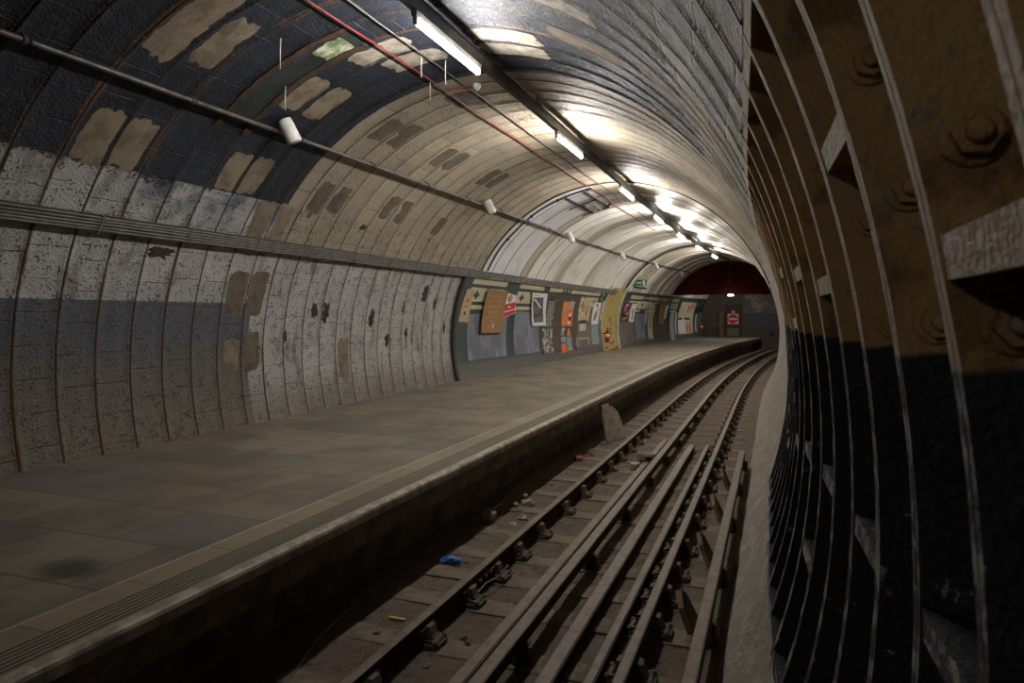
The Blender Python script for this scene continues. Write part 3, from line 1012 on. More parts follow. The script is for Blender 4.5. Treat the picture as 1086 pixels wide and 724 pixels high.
# ================================================================ LIGHTS AND SERVICES
TX = -2.96
tk = thing('cable_trunking', (TX, 0.0, 4.2), 'long narrow dark steel trunking hung below the ceiling, carrying the tube lights', 'trunking')
m = MB()
m.box(TX - 0.03, TX + 0.03, -6.5, 39.9, 4.205, 4.325, 0, None, 80)
m.box(TX - 0.04, TX + 0.04, -6.5, 39.9, 4.32, 4.335, 0, None, 80)
m.build('channel', 'steel_trunking', tk)
for y in [0.4 + 2.1 * i for i in range(19)]:
    m = MB()
    m.tube([(TX, y, 4.32), (TX, y, 4.47)], 0.012, 6)
    m.box(TX - 0.06, TX + 0.06, y - 0.02, y + 0.02, 4.333, 4.345, 0)
    m.build('hanger', 'steel_trunking', tk)

LAMPS = [(6.12, 'nearest in view, over the navy paint'), (10.38, 'second in view, over the cream brickwork'),
         (14.86, 'third in view, just before the smooth panels'), (19.2, 'first one over the smooth panels'),
         (23.6, 'second one over the smooth panels'), (27.9, 'third one over the smooth panels'),
         (32.3, 'last one before the maroon bulkhead'), (44.3, 'added unseen behind the maroon bulkhead to light the end wall'), (-5.4, 'behind the open iron rings, out of view')]  # the lamp past the bulkhead is added to brighten the end wall
for y, w_ in LAMPS:
    t = thing('tube_light', (TX, y, 4.13), 'lit fluorescent tube under the trunking, ' + w_, 'light', 'tube lights under the trunking')
    m = MB()
    m.prism([(TX - 0.022, 4.15), (TX + 0.022, 4.15), (TX + 0.03, 4.203), (TX - 0.03, 4.203)], 1, y - 0.72, y + 0.72)
    m.build('batten', 'white_enamel', t)
    m = MB()
    m.tube([(TX, y - 0.69, 4.118), (TX, y + 0.69, 4.118)], 0.024, 12)
    m.build('tube', 'tube_glow' if y > 0 else 'old_tube_glow', t)
    for k in (-1, 1):
        m = MB()
        m.prism([(TX - 0.02, 4.088), (TX + 0.02, 4.088), (TX + 0.02, 4.149), (TX - 0.02, 4.149)], 1, y + k * 0.693 - 0.012, y + k * 0.693 + 0.012)
        m.build('lamp_holder', 'white_enamel', t)

t = thing('pendant_light', (-3.25, 39.3, 2.55), 'small lit lamp hanging on a long pale rod in front of the maroon bulkhead', 'light')
m = MB()
m.tube([(-3.25, 39.3, 4.49), (-3.25, 39.3, 2.66)], 0.022, 8)
m.tube([(-3.25, 39.3, 4.30), (-3.13, 39.3, 4.36)], 0.014, 6)
m.build('rod', 'conduit_steel', t)
m = MB()
m.box(-3.36, -3.06, 39.25, 39.35, 2.60, 2.64)
m.build('lamp_body', 'white_enamel', t)
m = MB()
m.tube([(-3.34, 39.3, 2.57), (-3.08, 39.3, 2.57)], 0.03, 10)
m.build('lamp_tube', 'small_tube_glow', t)


def run(name, y0, y1, deg, r, rad, mt, label, cat, step=0.5, wob=0.0, deg2=None, n=8):
    pts = []
    k = int((y1 - y0) / step)
    for i in range(k + 1):
        y = y0 + (y1 - y0) * i / k
        d = deg + ((deg2 - deg) * i / k if deg2 is not None else 0)
        d += wob * noise.noise(Vector((y * 0.6, deg, 0)))
        pts.append(wp(y, d, r))
    m = MB()
    m.tube(pts, rad, n)
    return pts, m


t = thing('wall_conduit', wp(3.0, 128.2, R0 - 0.06), 'long grey steel conduit running high on the platform side wall, above the cable tray', 'conduit')
_, m = run('pipe', -7.0, 39.5, 128.9, R0 - 0.07, 0.026, 0, '', '', 0.4, 0.0, 124.0)
m.build('pipe', 'conduit_steel', t)
for i in range(24):
    y = 0.4 + 1.68 * i
    d = 128.9 + (124.0 - 128.9) * (y + 7) / 46.5
    m = MB()
    m.tube([wp(y - 0.03, d, R0 - 0.07), wp(y + 0.03, d, R0 - 0.07)], 0.038, 8)
    m.tube([wp(y, d, R0 - 0.05), wp(y, d, R0 + 0.02)], 0.02, 6)
    m.build('clip', 'dark_bracket', t)

t = thing('cable_tray', wp(3.0, 154, R0 - 0.08), 'bundle of grey cables clipped on a dark tray along the platform side wall', 'cable tray')
m = MB()
m.sheet(-7.0, 29.1, 152.6, 155.5, R0 - 0.055, 0, 70, 2, 0.03)
m.build('tray_back', 'dark_bracket', t)
for i in range(5):
    _, m = run('cable', -7.0, 29.1, 152.95 + 0.55 * i, R0 - 0.074, 0.0165, 0, '', '', 0.4, 0.10)
    m.build('cable', 'cable_sheath', t)
for i in range(26):
    y = -0.6 + 1.16 * i
    m = MB()
    m.sheet(y - 0.015, y + 0.015, 152.5, 155.6, R0 - 0.094, 0, 1, 3, 0.06)
    m.build('bracket', 'cable_sheath', t)

t = thing('red_cable', wp(5.0, 99, R0 - 0.05), 'thin red fire alarm cable running along the ceiling beside the tube lights', 'cable')
_, m = run('cable', 2.0, 24.0, 99.6, R0 - 0.05, 0.0095, 0, '', '', 0.25, 0.7, 97.6)
m.build('cable_run', 'red_cable', t)
m = MB()
m.tube([wp(7.95, 98.6, R0 - 0.05), wp(8.05, 95.5, R0 - 0.06), wp(8.1, 92.6, R0 - 0.05)], 0.009, 8)
m.build('branch', 'red_cable', t)
m = MB()
c = Vector(wp(8.1, 92.3, R0 - 0.05))
m.lathe([(0.05, 0.03), (0.05, -0.01), (0.036, -0.03), (0.02, -0.05)], Matrix.Translation(c), 14)
m.build('detector_head', 'white_enamel', t)
_, m = run('conduit', 1.0, 28.0, 94.9, R0 - 0.045, 0.009, 0, '', '', 0.4, 0.3, 93.0)
tag(m.build('ceiling_conduit', 'grey_cable'), 'thin pale grey conduit along the ceiling between the red cable and the tube lights', 'conduit')

m = MB()
m.tube([wp(15.45 - 0.35 * (d - 98) / 52 * 0 + 0.02 * math.sin(d * 0.3), d, R0 - 0.055) for d in range(98, 153, 2)], 0.022, 8)
for d in (100, 112, 124, 137):
    m.tube([wp(15.43, d, R0 - 0.055), wp(15.49, d, R0 - 0.055)], 0.034, 8)
tag(m.build('arch_cable', 'black_trim'), 'black cable clipped round the first smooth ceiling panel, down to the cable tray', 'cable')
t = thing('ceiling_frame', wp(16.6, 108, R0 - 0.05), 'thin dark bar frame on the smooth white ceiling holding a small box', 'frame')
m = MB()
for d in (101.5, 109.0):
    m.tube([wp(15.55, d, R0 - 0.05), wp(18.1, d, R0 - 0.05)], 0.02, 6)
for y in (16.75, 18.0):
    m.tube([wp(y, d * 0.5, R0 - 0.05) for d in range(203, 228, 3)], 0.016, 6)
m.build('bars', 'dark_bracket', t)
m = MB()
m.sheet(16.95, 17.75, 103.6, 107.2, R0 - 0.13, 0, 2, 3, 0.07)
m.build('control_box', 'grey_paper', t)
m = MB()
m.tube([wp(17.6, 104.5, R0 - 0.14), wp(17.8, 102.0, R0 - 0.12), wp(17.6, 99.0, R0 - 0.06)], 0.03, 8)
m.build('box_lead', 'red_cable', t)

# loudspeakers under the conduit
SPK = [(6.75, 'against the navy painted wall'), (12.93, 'on the cream painted brickwork'), (18.85, 'first one on the smooth white panels'),
       (25.5, 'second one on the smooth white panels'), (31.5, 'above the green exit sign'), (37.3, 'nearest the maroon bulkhead')]
for y, w in SPK:
    d = 125.6
    c = Vector(wp(y, d, R0 - 0.16))
    t = thing('loudspeaker', c, 'white cylindrical loudspeaker beside the steel conduit, ' + w, 'loudspeaker', 'loudspeakers along the conduit')
    ax = Vector((0.34, 0.30, -0.89)).normalized()
    M = Matrix.Translation(c) @ ax.to_track_quat('Z', 'Y').to_matrix().to_4x4()
    m = MB()
    m.lathe([(0.06, -0.15), (0.085, -0.145), (0.088, -0.10), (0.088, 0.12), (0.082, 0.135)], M, 20)
    m.build('body', 'white_enamel', t)
    m = MB()
    m.lathe([(0.074, 0.134), (0.074, 0.142), (0.03, 0.144)], M, 20)
    m.build('grille', 'grey_paper', t)
    m = MB()
    m.tube([c + ax * -0.10, wp(y - 0.02, d + 0.8, R0 + 0.01)], 0.02, 8)
    m.build('bracket', 'white_enamel', t)

# lime straws hanging from the roof
for y, d, L, w in [(5.63, 109.7, .30, 'from the navy ceiling, over the twin tan patches'), (6.3, 118.2, .27, 'below the corroded ring of the ceiling'),
                   (7.24, 92.6, .28, 'right beside the nearest tube light'), (7.66, 99.4, .26, 'below the red cable where the cream paint begins'),
                   (7.63, 85.0, .16, 'beside the trunking past the nearest tube light'), (7.0, 95.6, .24, 'between red cable and nearest tube light'), (8.9, 103.0, .4, 'from the cream ceiling beyond the navy paint')]:
    m = MB()
    p = Vector(wp(y, d, R0 - 0.01))
    m.tube([p, p - Vector((0.004, 0, L * 0.5)), p - Vector((0, 0.004, L))], [0.008, 0.006, 0.004], 6)
    tag(m.build('stalactite', 'lime_straw'), 'thin pale lime straw hanging ' + w, 'stalactite', 'lime straws on the ceiling')

# ================================================================ POSTERS, BOARDS AND SIGNS
RP = RT - 0.012


def sheet_thing(name, mt, label, cat, corners=None, box=None, r=RP, jag=0.0, group=None, th=0.006, ny=6, nd=10):
    m = MB()
    if corners:
        m.sheet(0, 0, 0, 0, r, 0, ny, nd, th, jag, corners)
        y = sum(c[0] for c in corners) / 4
        d = corners[2][1]
    else:
        m.sheet(*box, r, 0, ny, nd, th, jag)
        y, d = (box[0] + box[1]) / 2, box[3]
    t = thing(name, wp(y, d, r), label, cat, group)
    m.build({'poster': 'sheet', 'notice': 'sheet'}.get(name, 'panel'), mt, t)
    return t


def bit(t, name, mt, y0, y1, d0, d1, r, jag=0.0, corners=None, ny=2, nd=3):
    m = MB()
    m.sheet(y0, y1, d0, d1, r, 0, ny, nd, 0.003, jag, corners)
    return m.build(name, mt, t)


sheet_thing('backing_board', 'blue_grey_board', 'worn blue-grey board on the tiles, under the brown notice board', 'board', box=(15.15, 17.75, 170.2, 188.9), r=RP + 0.002, jag=0.02, group='worn boards on the tiled wall')
sheet_thing('backing_board', 'blue_grey_board', 'worn blue-grey board on the tiles, left of and below the framed photograph poster', 'board', box=(18.35, 20.55, 169.0, 189.4), r=RP + 0.002, jag=0.02, group='worn boards on the tiled wall')
sheet_thing('backing_board', 'dark_hoarding', 'dark brown board behind the orange posters and torn sheets', 'board', box=(20.7, 24.6, 159.0, 191.4), r=RP + 0.006, jag=0.02, group='worn boards on the tiled wall')
sheet_thing('backing_board', 'umber_hoarding', 'grey-brown board beside the yellow panel, behind the tall white figure poster', 'board', box=(24.7, 27.9, 165.5, 191.4), r=RP + 0.006, jag=0.02, group='worn boards on the tiled wall')
sheet_thing('backing_board', 'umber_hoarding', 'dark board beyond the yellow panel, behind the round emblem poster', 'board', box=(30.75, 33.45, 161.0, 193.0), r=RP + 0.006, group='worn boards on the tiled wall')
sheet_thing('backing_board', 'dark_hoarding', 'dark board behind the far hanging brown board', 'board', box=(37.4, 40.3, 160.0, 193.0), r=RP + 0.006, group='worn boards on the tiled wall')
sheet_thing('backing_board', 'blue_grey_board', 'narrow blue-grey board beyond the white poster with brown print', 'board', box=(33.6, 35.6, 169.4, 190.0), r=RP + 0.002, group='worn boards on the tiled wall')

t = sheet_thing('poster', 'tan_paper', 'narrow tan paper strip beside the black edge of the tiled wall', 'poster', corners=[(14.72, 160.2), (15.20, 160.2), (15.16, 173.4), (14.62, 173.2)], r=RP - 0.006, jag=0.008)
bit(t, 'print', 'print_brown', 14.82, 15.02, 164.4, 165.2, RP - 0.010)
bit(t, 'print', 'print_brown', 14.76, 15.05, 166.9, 167.4, RP - 0.010)
bit(t, 'print', 'print_black', 14.84, 14.93, 169.2, 170.6, RP - 0.010)

# the brown notice board hangs clear of the wall
t = sheet_thing('notice_board', 'brown_board', 'ochre brown board hanging crooked at the near end of the tiled wall', 'board', corners=[(15.84, 159.2), (17.24, 159.7), (17.26, 178.4), (15.86, 178.0)], r=RP - 0.07, th=0.02)
for i, (a, b) in enumerate(((.3, .75), (.2, .85), (.12, .9), (.2, .8), (.1, .5))):
    for k in range(int((b - a) * 13)):
        q = 15.9 + (a + k / 13.0) * 1.3
        dd = 162.0 + 2.3 * i + 0.25 * math.sin(k * 2.1)
        bit(t, 'scratch', 'pale_scratch', q, q + 0.05 + 0.03 * (k % 3 == 0), dd, dd + 0.55, RP - 0.0735)
for q, d, a, b in ((16.25, 174.7, .08, 1.2), (16.55, 174.2, .12, 1.9), (16.42, 172.6, .05, .9)):
    bit(t, 'torn_label', 'cream_paper', q, q + a, d, d + b, RP - 0.0735, 0.02)
bit(t, 'painted_shadow', 'board_shadow_paint', 15.9, 17.2, 178.0, 178.5, RP - 0.05)  # dark strip painted as the shadow at the board's lower edge

t = sheet_thing('warning_sign', 'white_paper', 'torn red and white warning sign tilted behind the brown board', 'sign', corners=[(17.0, 160.0), (17.95, 161.2), (18.22, 169.6), (17.0, 172.6)], r=RP - 0.045)
bit(t, 'red_field', 'print_red', 0, 0, 0, 0, RP - 0.049, 0, [(17.1, 166.0), (18.02, 164.3), (18.10, 167.4), (17.15, 169.2)])
bit(t, 'red_field', 'print_red', 0, 0, 0, 0, RP - 0.049, 0, [(17.15, 169.8), (18.11, 168.0), (18.16, 169.4), (17.15, 172.0)])
m = MB()
for q in range(24):
    pass
ring = [(17.55 + 0.13 * math.cos(2 * PI * i / 18), 162.9 + 1.5 * math.sin(2 * PI * i / 18)) for i in range(19)]
m.tube([wp(a, b, RP - 0.049) for a, b in ring], 0.014, 5)
m.tube([wp(17.46, 162.0, RP - 0.049), wp(17.64, 163.9, RP - 0.049)], 0.012, 5)
m.build('prohibition_ring', 'print_red', t)
bit(t, 'print', 'white_paper', 17.5, 17.75, 166.4, 167.0, RP - 0.053)

t = sheet_thing('poster', 'white_paper', 'white bordered poster with a black and white photograph of a station', 'poster', corners=[(19.24, 159.3), (20.62, 159.0), (21.1, 176.2), (19.8, 176.0)], r=RP - 0.05)
ph_ = bit(t, 'photograph', 'photo_dark', 0, 0, 0, 0, RP - 0.054, 0, [(19.42, 161.6), (20.33, 161.3), (20.78, 174.2), (19.92, 174.4)], 4, 8)
bit(ph_, 'photo_roof', 'white_paper', 0, 0, 0, 0, RP - 0.058, 0, [(19.44, 162.3), (19.62, 162.2), (20.36, 166.3), (20.34, 167.2)])
bit(ph_, 'photo_roof', 'photo_grey', 0, 0, 0, 0, RP - 0.058, 0, [(19.62, 161.8), (20.28, 161.6), (20.36, 164.9), (20.30, 165.2)])
bit(ph_, 'photo_floor', 'photo_grey', 0, 0, 0, 0, RP - 0.058, 0, [(19.90, 172.2), (20.70, 170.4), (20.76, 174.0), (19.93, 174.2)])
for q in (19.75, 19.95, 20.12):
    bit(ph_, 'photo_column', 'grey_paper', q, q + 0.05, 165.4, 170.0, RP - 0.058)
bit(t, 'heading', 'grey_paper', 19.45, 19.75, 160.2, 160.7, RP - 0.054)

t = sheet_thing('poster', 'dark_hoarding', 'tall black text sheet with pale lettering, beside the black and white photograph', 'poster', corners=[(20.85, 162.5), (21.95, 162.5), (22.0, 177.6), (21.1, 177.6)], r=RP - 0.004, jag=0.02)
pr_ = random.Random(3)
for i in range(12):
    d = 163.3 + 1.15 * i
    a = 21.05 + 0.2 * pr_.random() + 0.004 * i
    while a < 21.75:
        L = 0.10 + 0.14 * pr_.random()
        bit(t, 'text_line', 'grey_paper', a, min(a + L, 21.86), d, d + 0.72, RP - 0.008, 0, None, 1, 1)
        a += L + 0.05
sheet_thing('poster', 'torn_paper', 'torn remains of a white sheet, at the foot of the black text poster', 'poster', box=(20.85, 21.9, 178.0, 191.0), r=RP - 0.003, jag=0.06, ny=10, nd=12)

t = sheet_thing('poster', 'print_orange', 'bright orange-red bill with a grey corner, on the dark brown board', 'poster', corners=[(22.66, 163.0), (23.98, 162.5), (24.1, 177.2), (22.86, 177.0)], r=RP - 0.004, jag=0.01)
bit(t, 'amber_column', 'print_amber', 0, 0, 0, 0, RP - 0.008, 0, [(22.74, 163.3), (23.28, 163.1), (23.42, 167.6), (22.8, 167.7)])
bit(t, 'amber_column', 'print_amber', 0, 0, 0, 0, RP - 0.008, 0, [(22.8, 170.6), (23.3, 170.5), (23.40, 176.6), (22.9, 176.6)])
bit(t, 'grey_print', 'grey_paper', 0, 0, 0, 0, RP - 0.008, 0.01, [(23.38, 162.6), (23.95, 162.4), (24.0, 167.2), (23.42, 167.4)])
bit(t, 'grey_print', 'grey_paper', 0, 0, 0, 0, RP - 0.008, 0.01, [(22.8, 168.2), (23.26, 168.1), (23.3, 170.2), (22.84, 170.3)])
bit(t, 'white_figure', 'white_paper', 0, 0, 0, 0, RP - 0.008, 0.02, [(23.62, 169.6), (23.86, 169.4), (23.78, 176.2), (23.5, 176.2)])
bit(t, 'dark_figure', 'print_black', 0, 0, 0, 0, RP - 0.011, 0.02, [(23.55, 171.8), (23.86, 171.4), (23.86, 174.0), (23.6, 174.3)])
sheet_thing('poster', 'torn_paper', 'small torn white slip right below the orange-red bill', 'poster', box=(22.82, 23.28, 178.0, 182.4), r=RP - 0.004, jag=0.02)
sheet_thing('poster', 'print_amber', 'small pointed orange scrap below the right side of the orange-red bill', 'poster', corners=[(23.62, 178.6), (23.78, 178.5), (23.98, 182.8), (23.5, 183.0)], r=RP - 0.004, jag=0.01)
t = sheet_thing('poster', 'print_orange', 'torn orange sheet near the foot of the dark board', 'poster', box=(22.76, 23.3, 187.0, 192.0), r=RP - 0.004, jag=0.05, ny=8)
t = sheet_thing('poster', 'teal_paper', 'faded teal sheet with a yellow foot, near the platform', 'poster', box=(23.4, 24.0, 183.4, 191.6), r=RP - 0.004, jag=0.03)
bit(t, 'yellow_foot', 'print_yellow', 23.5, 24.0, 190.2, 191.0, RP - 0.008, 0.02)
sheet_thing('poster', 'teal_paper', 'small faded green scrap left of the pointed orange scrap', 'poster', box=(22.8, 23.3, 183.0, 186.2), r=RP - 0.004, jag=0.02)

t = sheet_thing('poster', 'aged_paper', 'ragged cream bill with brown stains, on the tiled wall', 'poster', corners=[(24.56, 162.0), (25.45, 161.6), (25.75, 173.8), (24.8, 174.0)], r=RP - 0.004, jag=0.05, ny=8)
bit(t, 'stain', 'print_brown', 24.8, 25.3, 163.5, 166.5, RP - 0.008, 0.08, None, 6, 6)
bit(t, 'stain', 'print_black', 25.1, 25.3, 167.4, 168.4, RP - 0.008, 0.04, None, 4, 4)
t = sheet_thing('poster', 'aged_paper', 'narrow ragged cream strip beside the stained cream bill', 'poster', corners=[(25.58, 161.6), (26.15, 161.3), (26.2, 174.2), (25.8, 174.4)], r=RP - 0.002, jag=0.03)
bit(t, 'stain', 'print_brown', 25.75, 25.85, 165.0, 171.0, RP - 0.006, 0.03)
t = sheet_thing('poster', 'cream_paper', 'plain cream square under a dark green strip, below the stained cream bill', 'poster', box=(25.0, 25.85, 176.2, 180.6), r=RP - 0.004, jag=0.01)
bit(t, 'green_strip', 'photo_dark', 25.0, 25.9, 173.9, 176.2, RP - 0.0045)
t = sheet_thing('picture_frame', 'photo_grey', 'empty pale framed dark panel low on the wall', 'frame', box=(24.62, 26.1, 185.4, 191.0), r=RP - 0.002)
bit(t, 'frame_side', 'aged_paper', 24.6, 26.15, 184.9, 185.6, RP - 0.007)
bit(t, 'frame_side', 'aged_paper', 24.56, 24.66, 185.0, 190.2, RP - 0.007)
bit(t, 'frame_side', 'aged_paper', 26.05, 26.15, 185.0, 189.2, RP - 0.007)
t = sheet_thing('poster', 'white_paper', 'tall white poster with a faint brown figure, close to the fire extinguisher', 'poster', corners=[(26.5, 162.4), (27.52, 162.2), (27.55, 176.8), (26.6, 177.0)], r=RP - 0.004, jag=0.01)
bit(t, 'figure_head', 'print_blue', 26.85, 27.15, 163.6, 165.2, RP - 0.008, 0.03, None, 4, 4)
bit(t, 'figure', 'print_brown', 0, 0, 0, 0, RP - 0.008, 0.02, [(26.9, 168.4), (27.1, 168.2), (27.05, 174.0), (26.75, 174.4)], 4, 6)
bit(t, 'figure', 'print_brown', 0, 0, 0, 0, RP - 0.008, 0.02, [(27.2, 166.2), (27.32, 166.0), (27.2, 173.0), (27.08, 173.2)], 4, 6)
sheet_thing('poster', 'teal_paper', 'faded pale blue sheet directly under the tall white figure poster', 'poster', box=(26.62, 27.6, 177.4, 189.8), r=RP - 0.003, jag=0.02)
t = sheet_thing('poster', 'aged_paper', 'narrow brown-stained strip against the yellow panel', 'poster', corners=[(27.66, 161.0), (28.0, 160.8), (28.0, 174.4), (27.7, 174.8)], r=RP - 0.006, jag=0.015)
bit(t, 'red_print', 'print_red', 27.84, 28.0, 168.8, 171.0, RP - 0.010, 0.02)

t = thing('yellow_hoarding', wp(29.2, 195, RT), 'tall curved yellow painted hoarding between the two runs of tiles', 'hoarding')
m = MB()
m.sheet(28.10, 30.38, 151.0, 196.8, RT + 0.012, 0, 8, 30, 0.03)
m.build('panel', 'yellow_board', t)
for i, (y, d, a, b) in enumerate(((28.6, 187, .5, 1.3), (29.2, 190, .7, 1.2), (29.0, 194.6, 1.2, 1.6), (29.6, 183, .2, 1.6), (29.3, 173, .14, 2.2), (29.6, 176, .16, 1.5), (28.9, 160.5, .22, .7), (28.45, 193, .4, 1.2), (29.9, 194, .6, .8), (29.5, 180, .3, .5))):
    bit(t, 'scar', 'yellow_board_scar', y, y + a, d, d + b, RT + 0.008, 0.09, None, 6, 4)

# beyond the yellow panel
t = sheet_thing('poster', 'photo_dark', 'dark poster with a round red and blue emblem, just past the yellow panel', 'poster', box=(30.95, 32.4, 161.6, 176.0), r=RP - 0.004)
m = MB()
m.tube([wp(31.75 + 0.42 * math.cos(2 * PI * i / 24), 167.0 + 2.5 * 2.4 * math.sin(2 * PI * i / 24) * 0.62, RP - 0.012) for i in range(25)], 0.075, 6)
m.build('emblem_ring', 'print_pink', t)
bit(t, 'emblem_bar', 'print_blue', 31.2, 32.32, 166.2, 168.2, RP - 0.03)
for i, d in enumerate((172.6, 174.0)):
    for k in range(3 - i):
        bit(t, 'yellow_lettering', 'print_yellow', 31.3 + 0.33 * k, 31.55 + 0.33 * k, d, d + 0.8, RP - 0.008)
t = sheet_thing('poster', 'white_paper', 'white poster with brown print beside the round emblem poster', 'poster', corners=[(32.5, 161.8), (33.4, 161.9), (33.4, 176.4), (32.5, 176.2)], r=RP - 0.006)
bit(t, 'figure', 'print_brown', 32.9, 33.1, 166.0, 174.0, RP - 0.010, 0.03, None, 3, 6)
t = sheet_thing('poster', 'cream_paper', 'cream notice with a small black mark, above the narrow blue-grey board', 'poster', box=(33.7, 35.2, 159.2, 165.6), r=RP - 0.004)
bit(t, 'print', 'print_black', 34.3, 34.55, 161.2, 163.6, RP - 0.008)
t = sheet_thing('poster', 'cream_paper', 'tall cream poster with faint orange print, nearest to the blue-grey board', 'poster', box=(36.2, 37.15, 163.0, 191.6), r=RP - 0.004)
bit(t, 'print', 'print_brown', 36.5, 36.72, 168.0, 182.0, RP - 0.008, 0.03, None, 3, 6)
sheet_thing('poster', 'grey_paper', 'narrow torn grey strip right before the tall cream poster', 'poster', box=(35.55, 35.95, 160.5, 178.0), r=RP - 0.002, jag=0.04)
sheet_thing('notice_board', 'brown_board', 'plain ochre brown board hanging at the far end of the tiled wall', 'board', corners=[(37.98, 160.4), (39.2, 160.5), (39.5, 179.6), (38.38, 179.3)], r=RP - 0.05, th=0.02)
sheet_thing('poster', 'white_paper', 'narrow white strip right beyond the far ochre brown board', 'poster', corners=[(39.55, 161.2), (40.1, 161.1), (40.0, 174.4), (39.65, 174.3)], r=RP - 0.008)
sheet_thing('poster', 'grey_paper', 'tall pale grey-brown strip running down to the platform, before the big cream poster', 'poster', box=(41.0, 42.0, 168.0, 196.0), r=RP - 0.004)
sheet_thing('poster', 'white_paper', 'slim white strip between the grey-brown strip and the big cream poster', 'poster', box=(42.3, 42.6, 168.5, 190.0), r=RP - 0.004)
t = sheet_thing('poster', 'cream_paper', 'big cream poster with red brush strokes at the far end of the platform', 'poster', box=(42.95, 46.9, 157.3, 190.4), r=RP - 0.006)
bit(t, 'black_band', 'print_black', 43.0, 44.0, 173.6, 175.6, RP - 0.010)
bit(t, 'black_band', 'print_black', 44.6, 46.0, 173.8, 175.8, RP - 0.010)
bit(t, 'white_field', 'white_paper', 43.1, 44.7, 176.2, 189.6, RP - 0.010)
for q, d0, d1 in ((45.0, 161.5, 168), (45.6, 160, 167), (46.1, 159, 165), (45.2, 180, 188), (45.9, 178, 188.5)):
    bit(t, 'red_stroke', 'print_red', q, q + 0.3, d0, d1, RP - 0.011, 0.06, None, 3, 5)
sheet_thing('poster', 'white_paper', 'slim white strip at the very end of the tiled wall', 'poster', box=(47.45, 47.8, 170.0, 189.5), r=RP - 0.004)
sheet_thing('backing_board', 'blue_grey_board', 'blue-grey board at the end of the tiled wall beside the far fire extinguisher', 'board', box=(47.9, 49.2, 168.0, 191.0), r=RP - 0.002, group='worn boards on the tiled wall')
for q in (30.9, 31.4, 36.0, 38.0):
    pass

# exit sign hanging from a cream box
t = thing('exit_sign', wp(31.6, 143, R0 - 0.15), 'small green exit sign with white pictogram, above the posters past the yellow panel', 'sign')
sx, sy, sz = wp(31.2, 143.2, R0 - 0.2)
m = MB()
m.box(sx - 0.33, sx + 0.33, sy, sy + 0.09, sz - 0.12, sz + 0.14)
m.build('panel', 'sign_green', t)
m = MB()
m.box(sx - 0.36, sx + 0.42, sy - 0.02, sy + 0.11, sz + 0.15, sz + 0.30)
m.box(sx - 0.42, sx - 0.1, sy + 0.02, sy + 0.07, sz + 0.2, sz + 0.26)
m.build('casing', 'cream_paper', t)
m = MB()                                            # running figure, doorway and arrow
yy = sy - 0.006
m.prism([(sx - 0.27 + 0.028 * math.cos(a * PI / 5), sz + 0.085 + 0.028 * math.sin(a * PI / 5)) for a in range(10)], 1, yy, sy)
for (a, b, c_, d_, w) in ((-0.27, 0.06, -0.25, -0.01, .03), (-0.25, -0.01, -0.20, -0.06, .022), (-0.20, -0.06, -0.21, -0.10, .02), (-0.25, -0.01, -0.29, -0.05, .022), (-0.29, -0.05, -0.33, -0.06, .02), (-0.27, 0.045, -0.20, 0.02, .018), (-0.27, 0.045, -0.32, 0.0, .018)):
    v = Vector((c_ - a, d_ - b)).normalized()
    nx, nz = -v.y * w / 2, v.x * w / 2
    m.prism([(sx + a + nx, sz + b + nz), (sx + c_ + nx, sz + d_ + nz), (sx + c_ - nx, sz + d_ - nz), (sx + a - nx, sz + b - nz)], 1, yy, sy)
m.build('running_figure', 'white_paper', t)
m = MB()
m.prism([(sx - 0.12, sz - 0.02), (sx + 0.04, sz - 0.02), (sx + 0.04, sz + 0.03), (sx - 0.12, sz + 0.03)], 1, yy, sy)
m.prism([(sx + 0.04, sz - 0.06), (sx + 0.12, sz + 0.005), (sx + 0.04, sz + 0.07)], 1, yy, sy)
m.build('arrow', 'white_paper', t)
m = MB()
m.prism([(sx + 0.17, sz - 0.1), (sx + 0.28, sz - 0.1), (sx + 0.28, sz + 0.11), (sx + 0.17, sz + 0.11)], 1, yy, sy)
m.build('doorway_mark', 'white_paper', t)
m = MB()
m.sheet(31.6, 33.9, 147.6, 148.7, R0 - 0.06, 0, 4, 2, 0.04)
tag(m.build('nameplate_rail', 'black_trim'), 'short dark bar on the smooth wall just under the green exit sign', 'bar')


def extinguisher(x, y, z, label):
    t = thing('fire_extinguisher', (x, y, z), label, 'fire extinguisher', 'fire extinguishers')
    L = Matrix.Translation((x, y, z))
    m = MB()
    m.lathe([(0.07, 0.0), (0.086, 0.015), (0.088, 0.05), (0.088, 0.42), (0.080, 0.47), (0.05, 0.51), (0.028, 0.525), (0.026, 0.55)], L, 20)
    cy_ = m.build('cylinder', 'extinguisher_red', t)
    m = MB()
    m.lathe([(0.022, 0.548), (0.03, 0.56), (0.03, 0.585), (0.02, 0.59)], L, 12)
    m.box(x - 0.012, x + 0.012, y - 0.13, y + 0.02, z + 0.585, z + 0.60)
    m.box(x - 0.012, x + 0.012, y - 0.12, y + 0.02, z + 0.612, z + 0.625)
    m.build('valve', 'print_black', t)
    m = MB()
    m.tube([(x + 0.03, y, z + 0.57), (x + 0.10, y - 0.02, z + 0.54), (x + 0.115, y - 0.03, z + 0.4), (x + 0.105, y - 0.03, z + 0.2)], 0.012, 8)
    m.build('hose', 'print_black', t)
    m = MB()
    m.lathe([(0.0895, 0.22), (0.0895, 0.36)], L, 20)
    m.build('label_band', 'white_paper', cy_)
    m = MB()
    m.box(x - 0.20, x - 0.08, y - 0.02, y + 0.02, z + 0.36, z + 0.40)
    m.build('bracket', 'print_black', t)
    return t


extinguisher(X0 - RP + 0.20, 28.25, 0.36, 'red fire extinguisher mounted beside the yellow panel')
extinguisher(X0 - RP + 0.19 + 0.05, 48.3, 0.42, 'red fire extinguisher at the far end of the platform near the dark door')

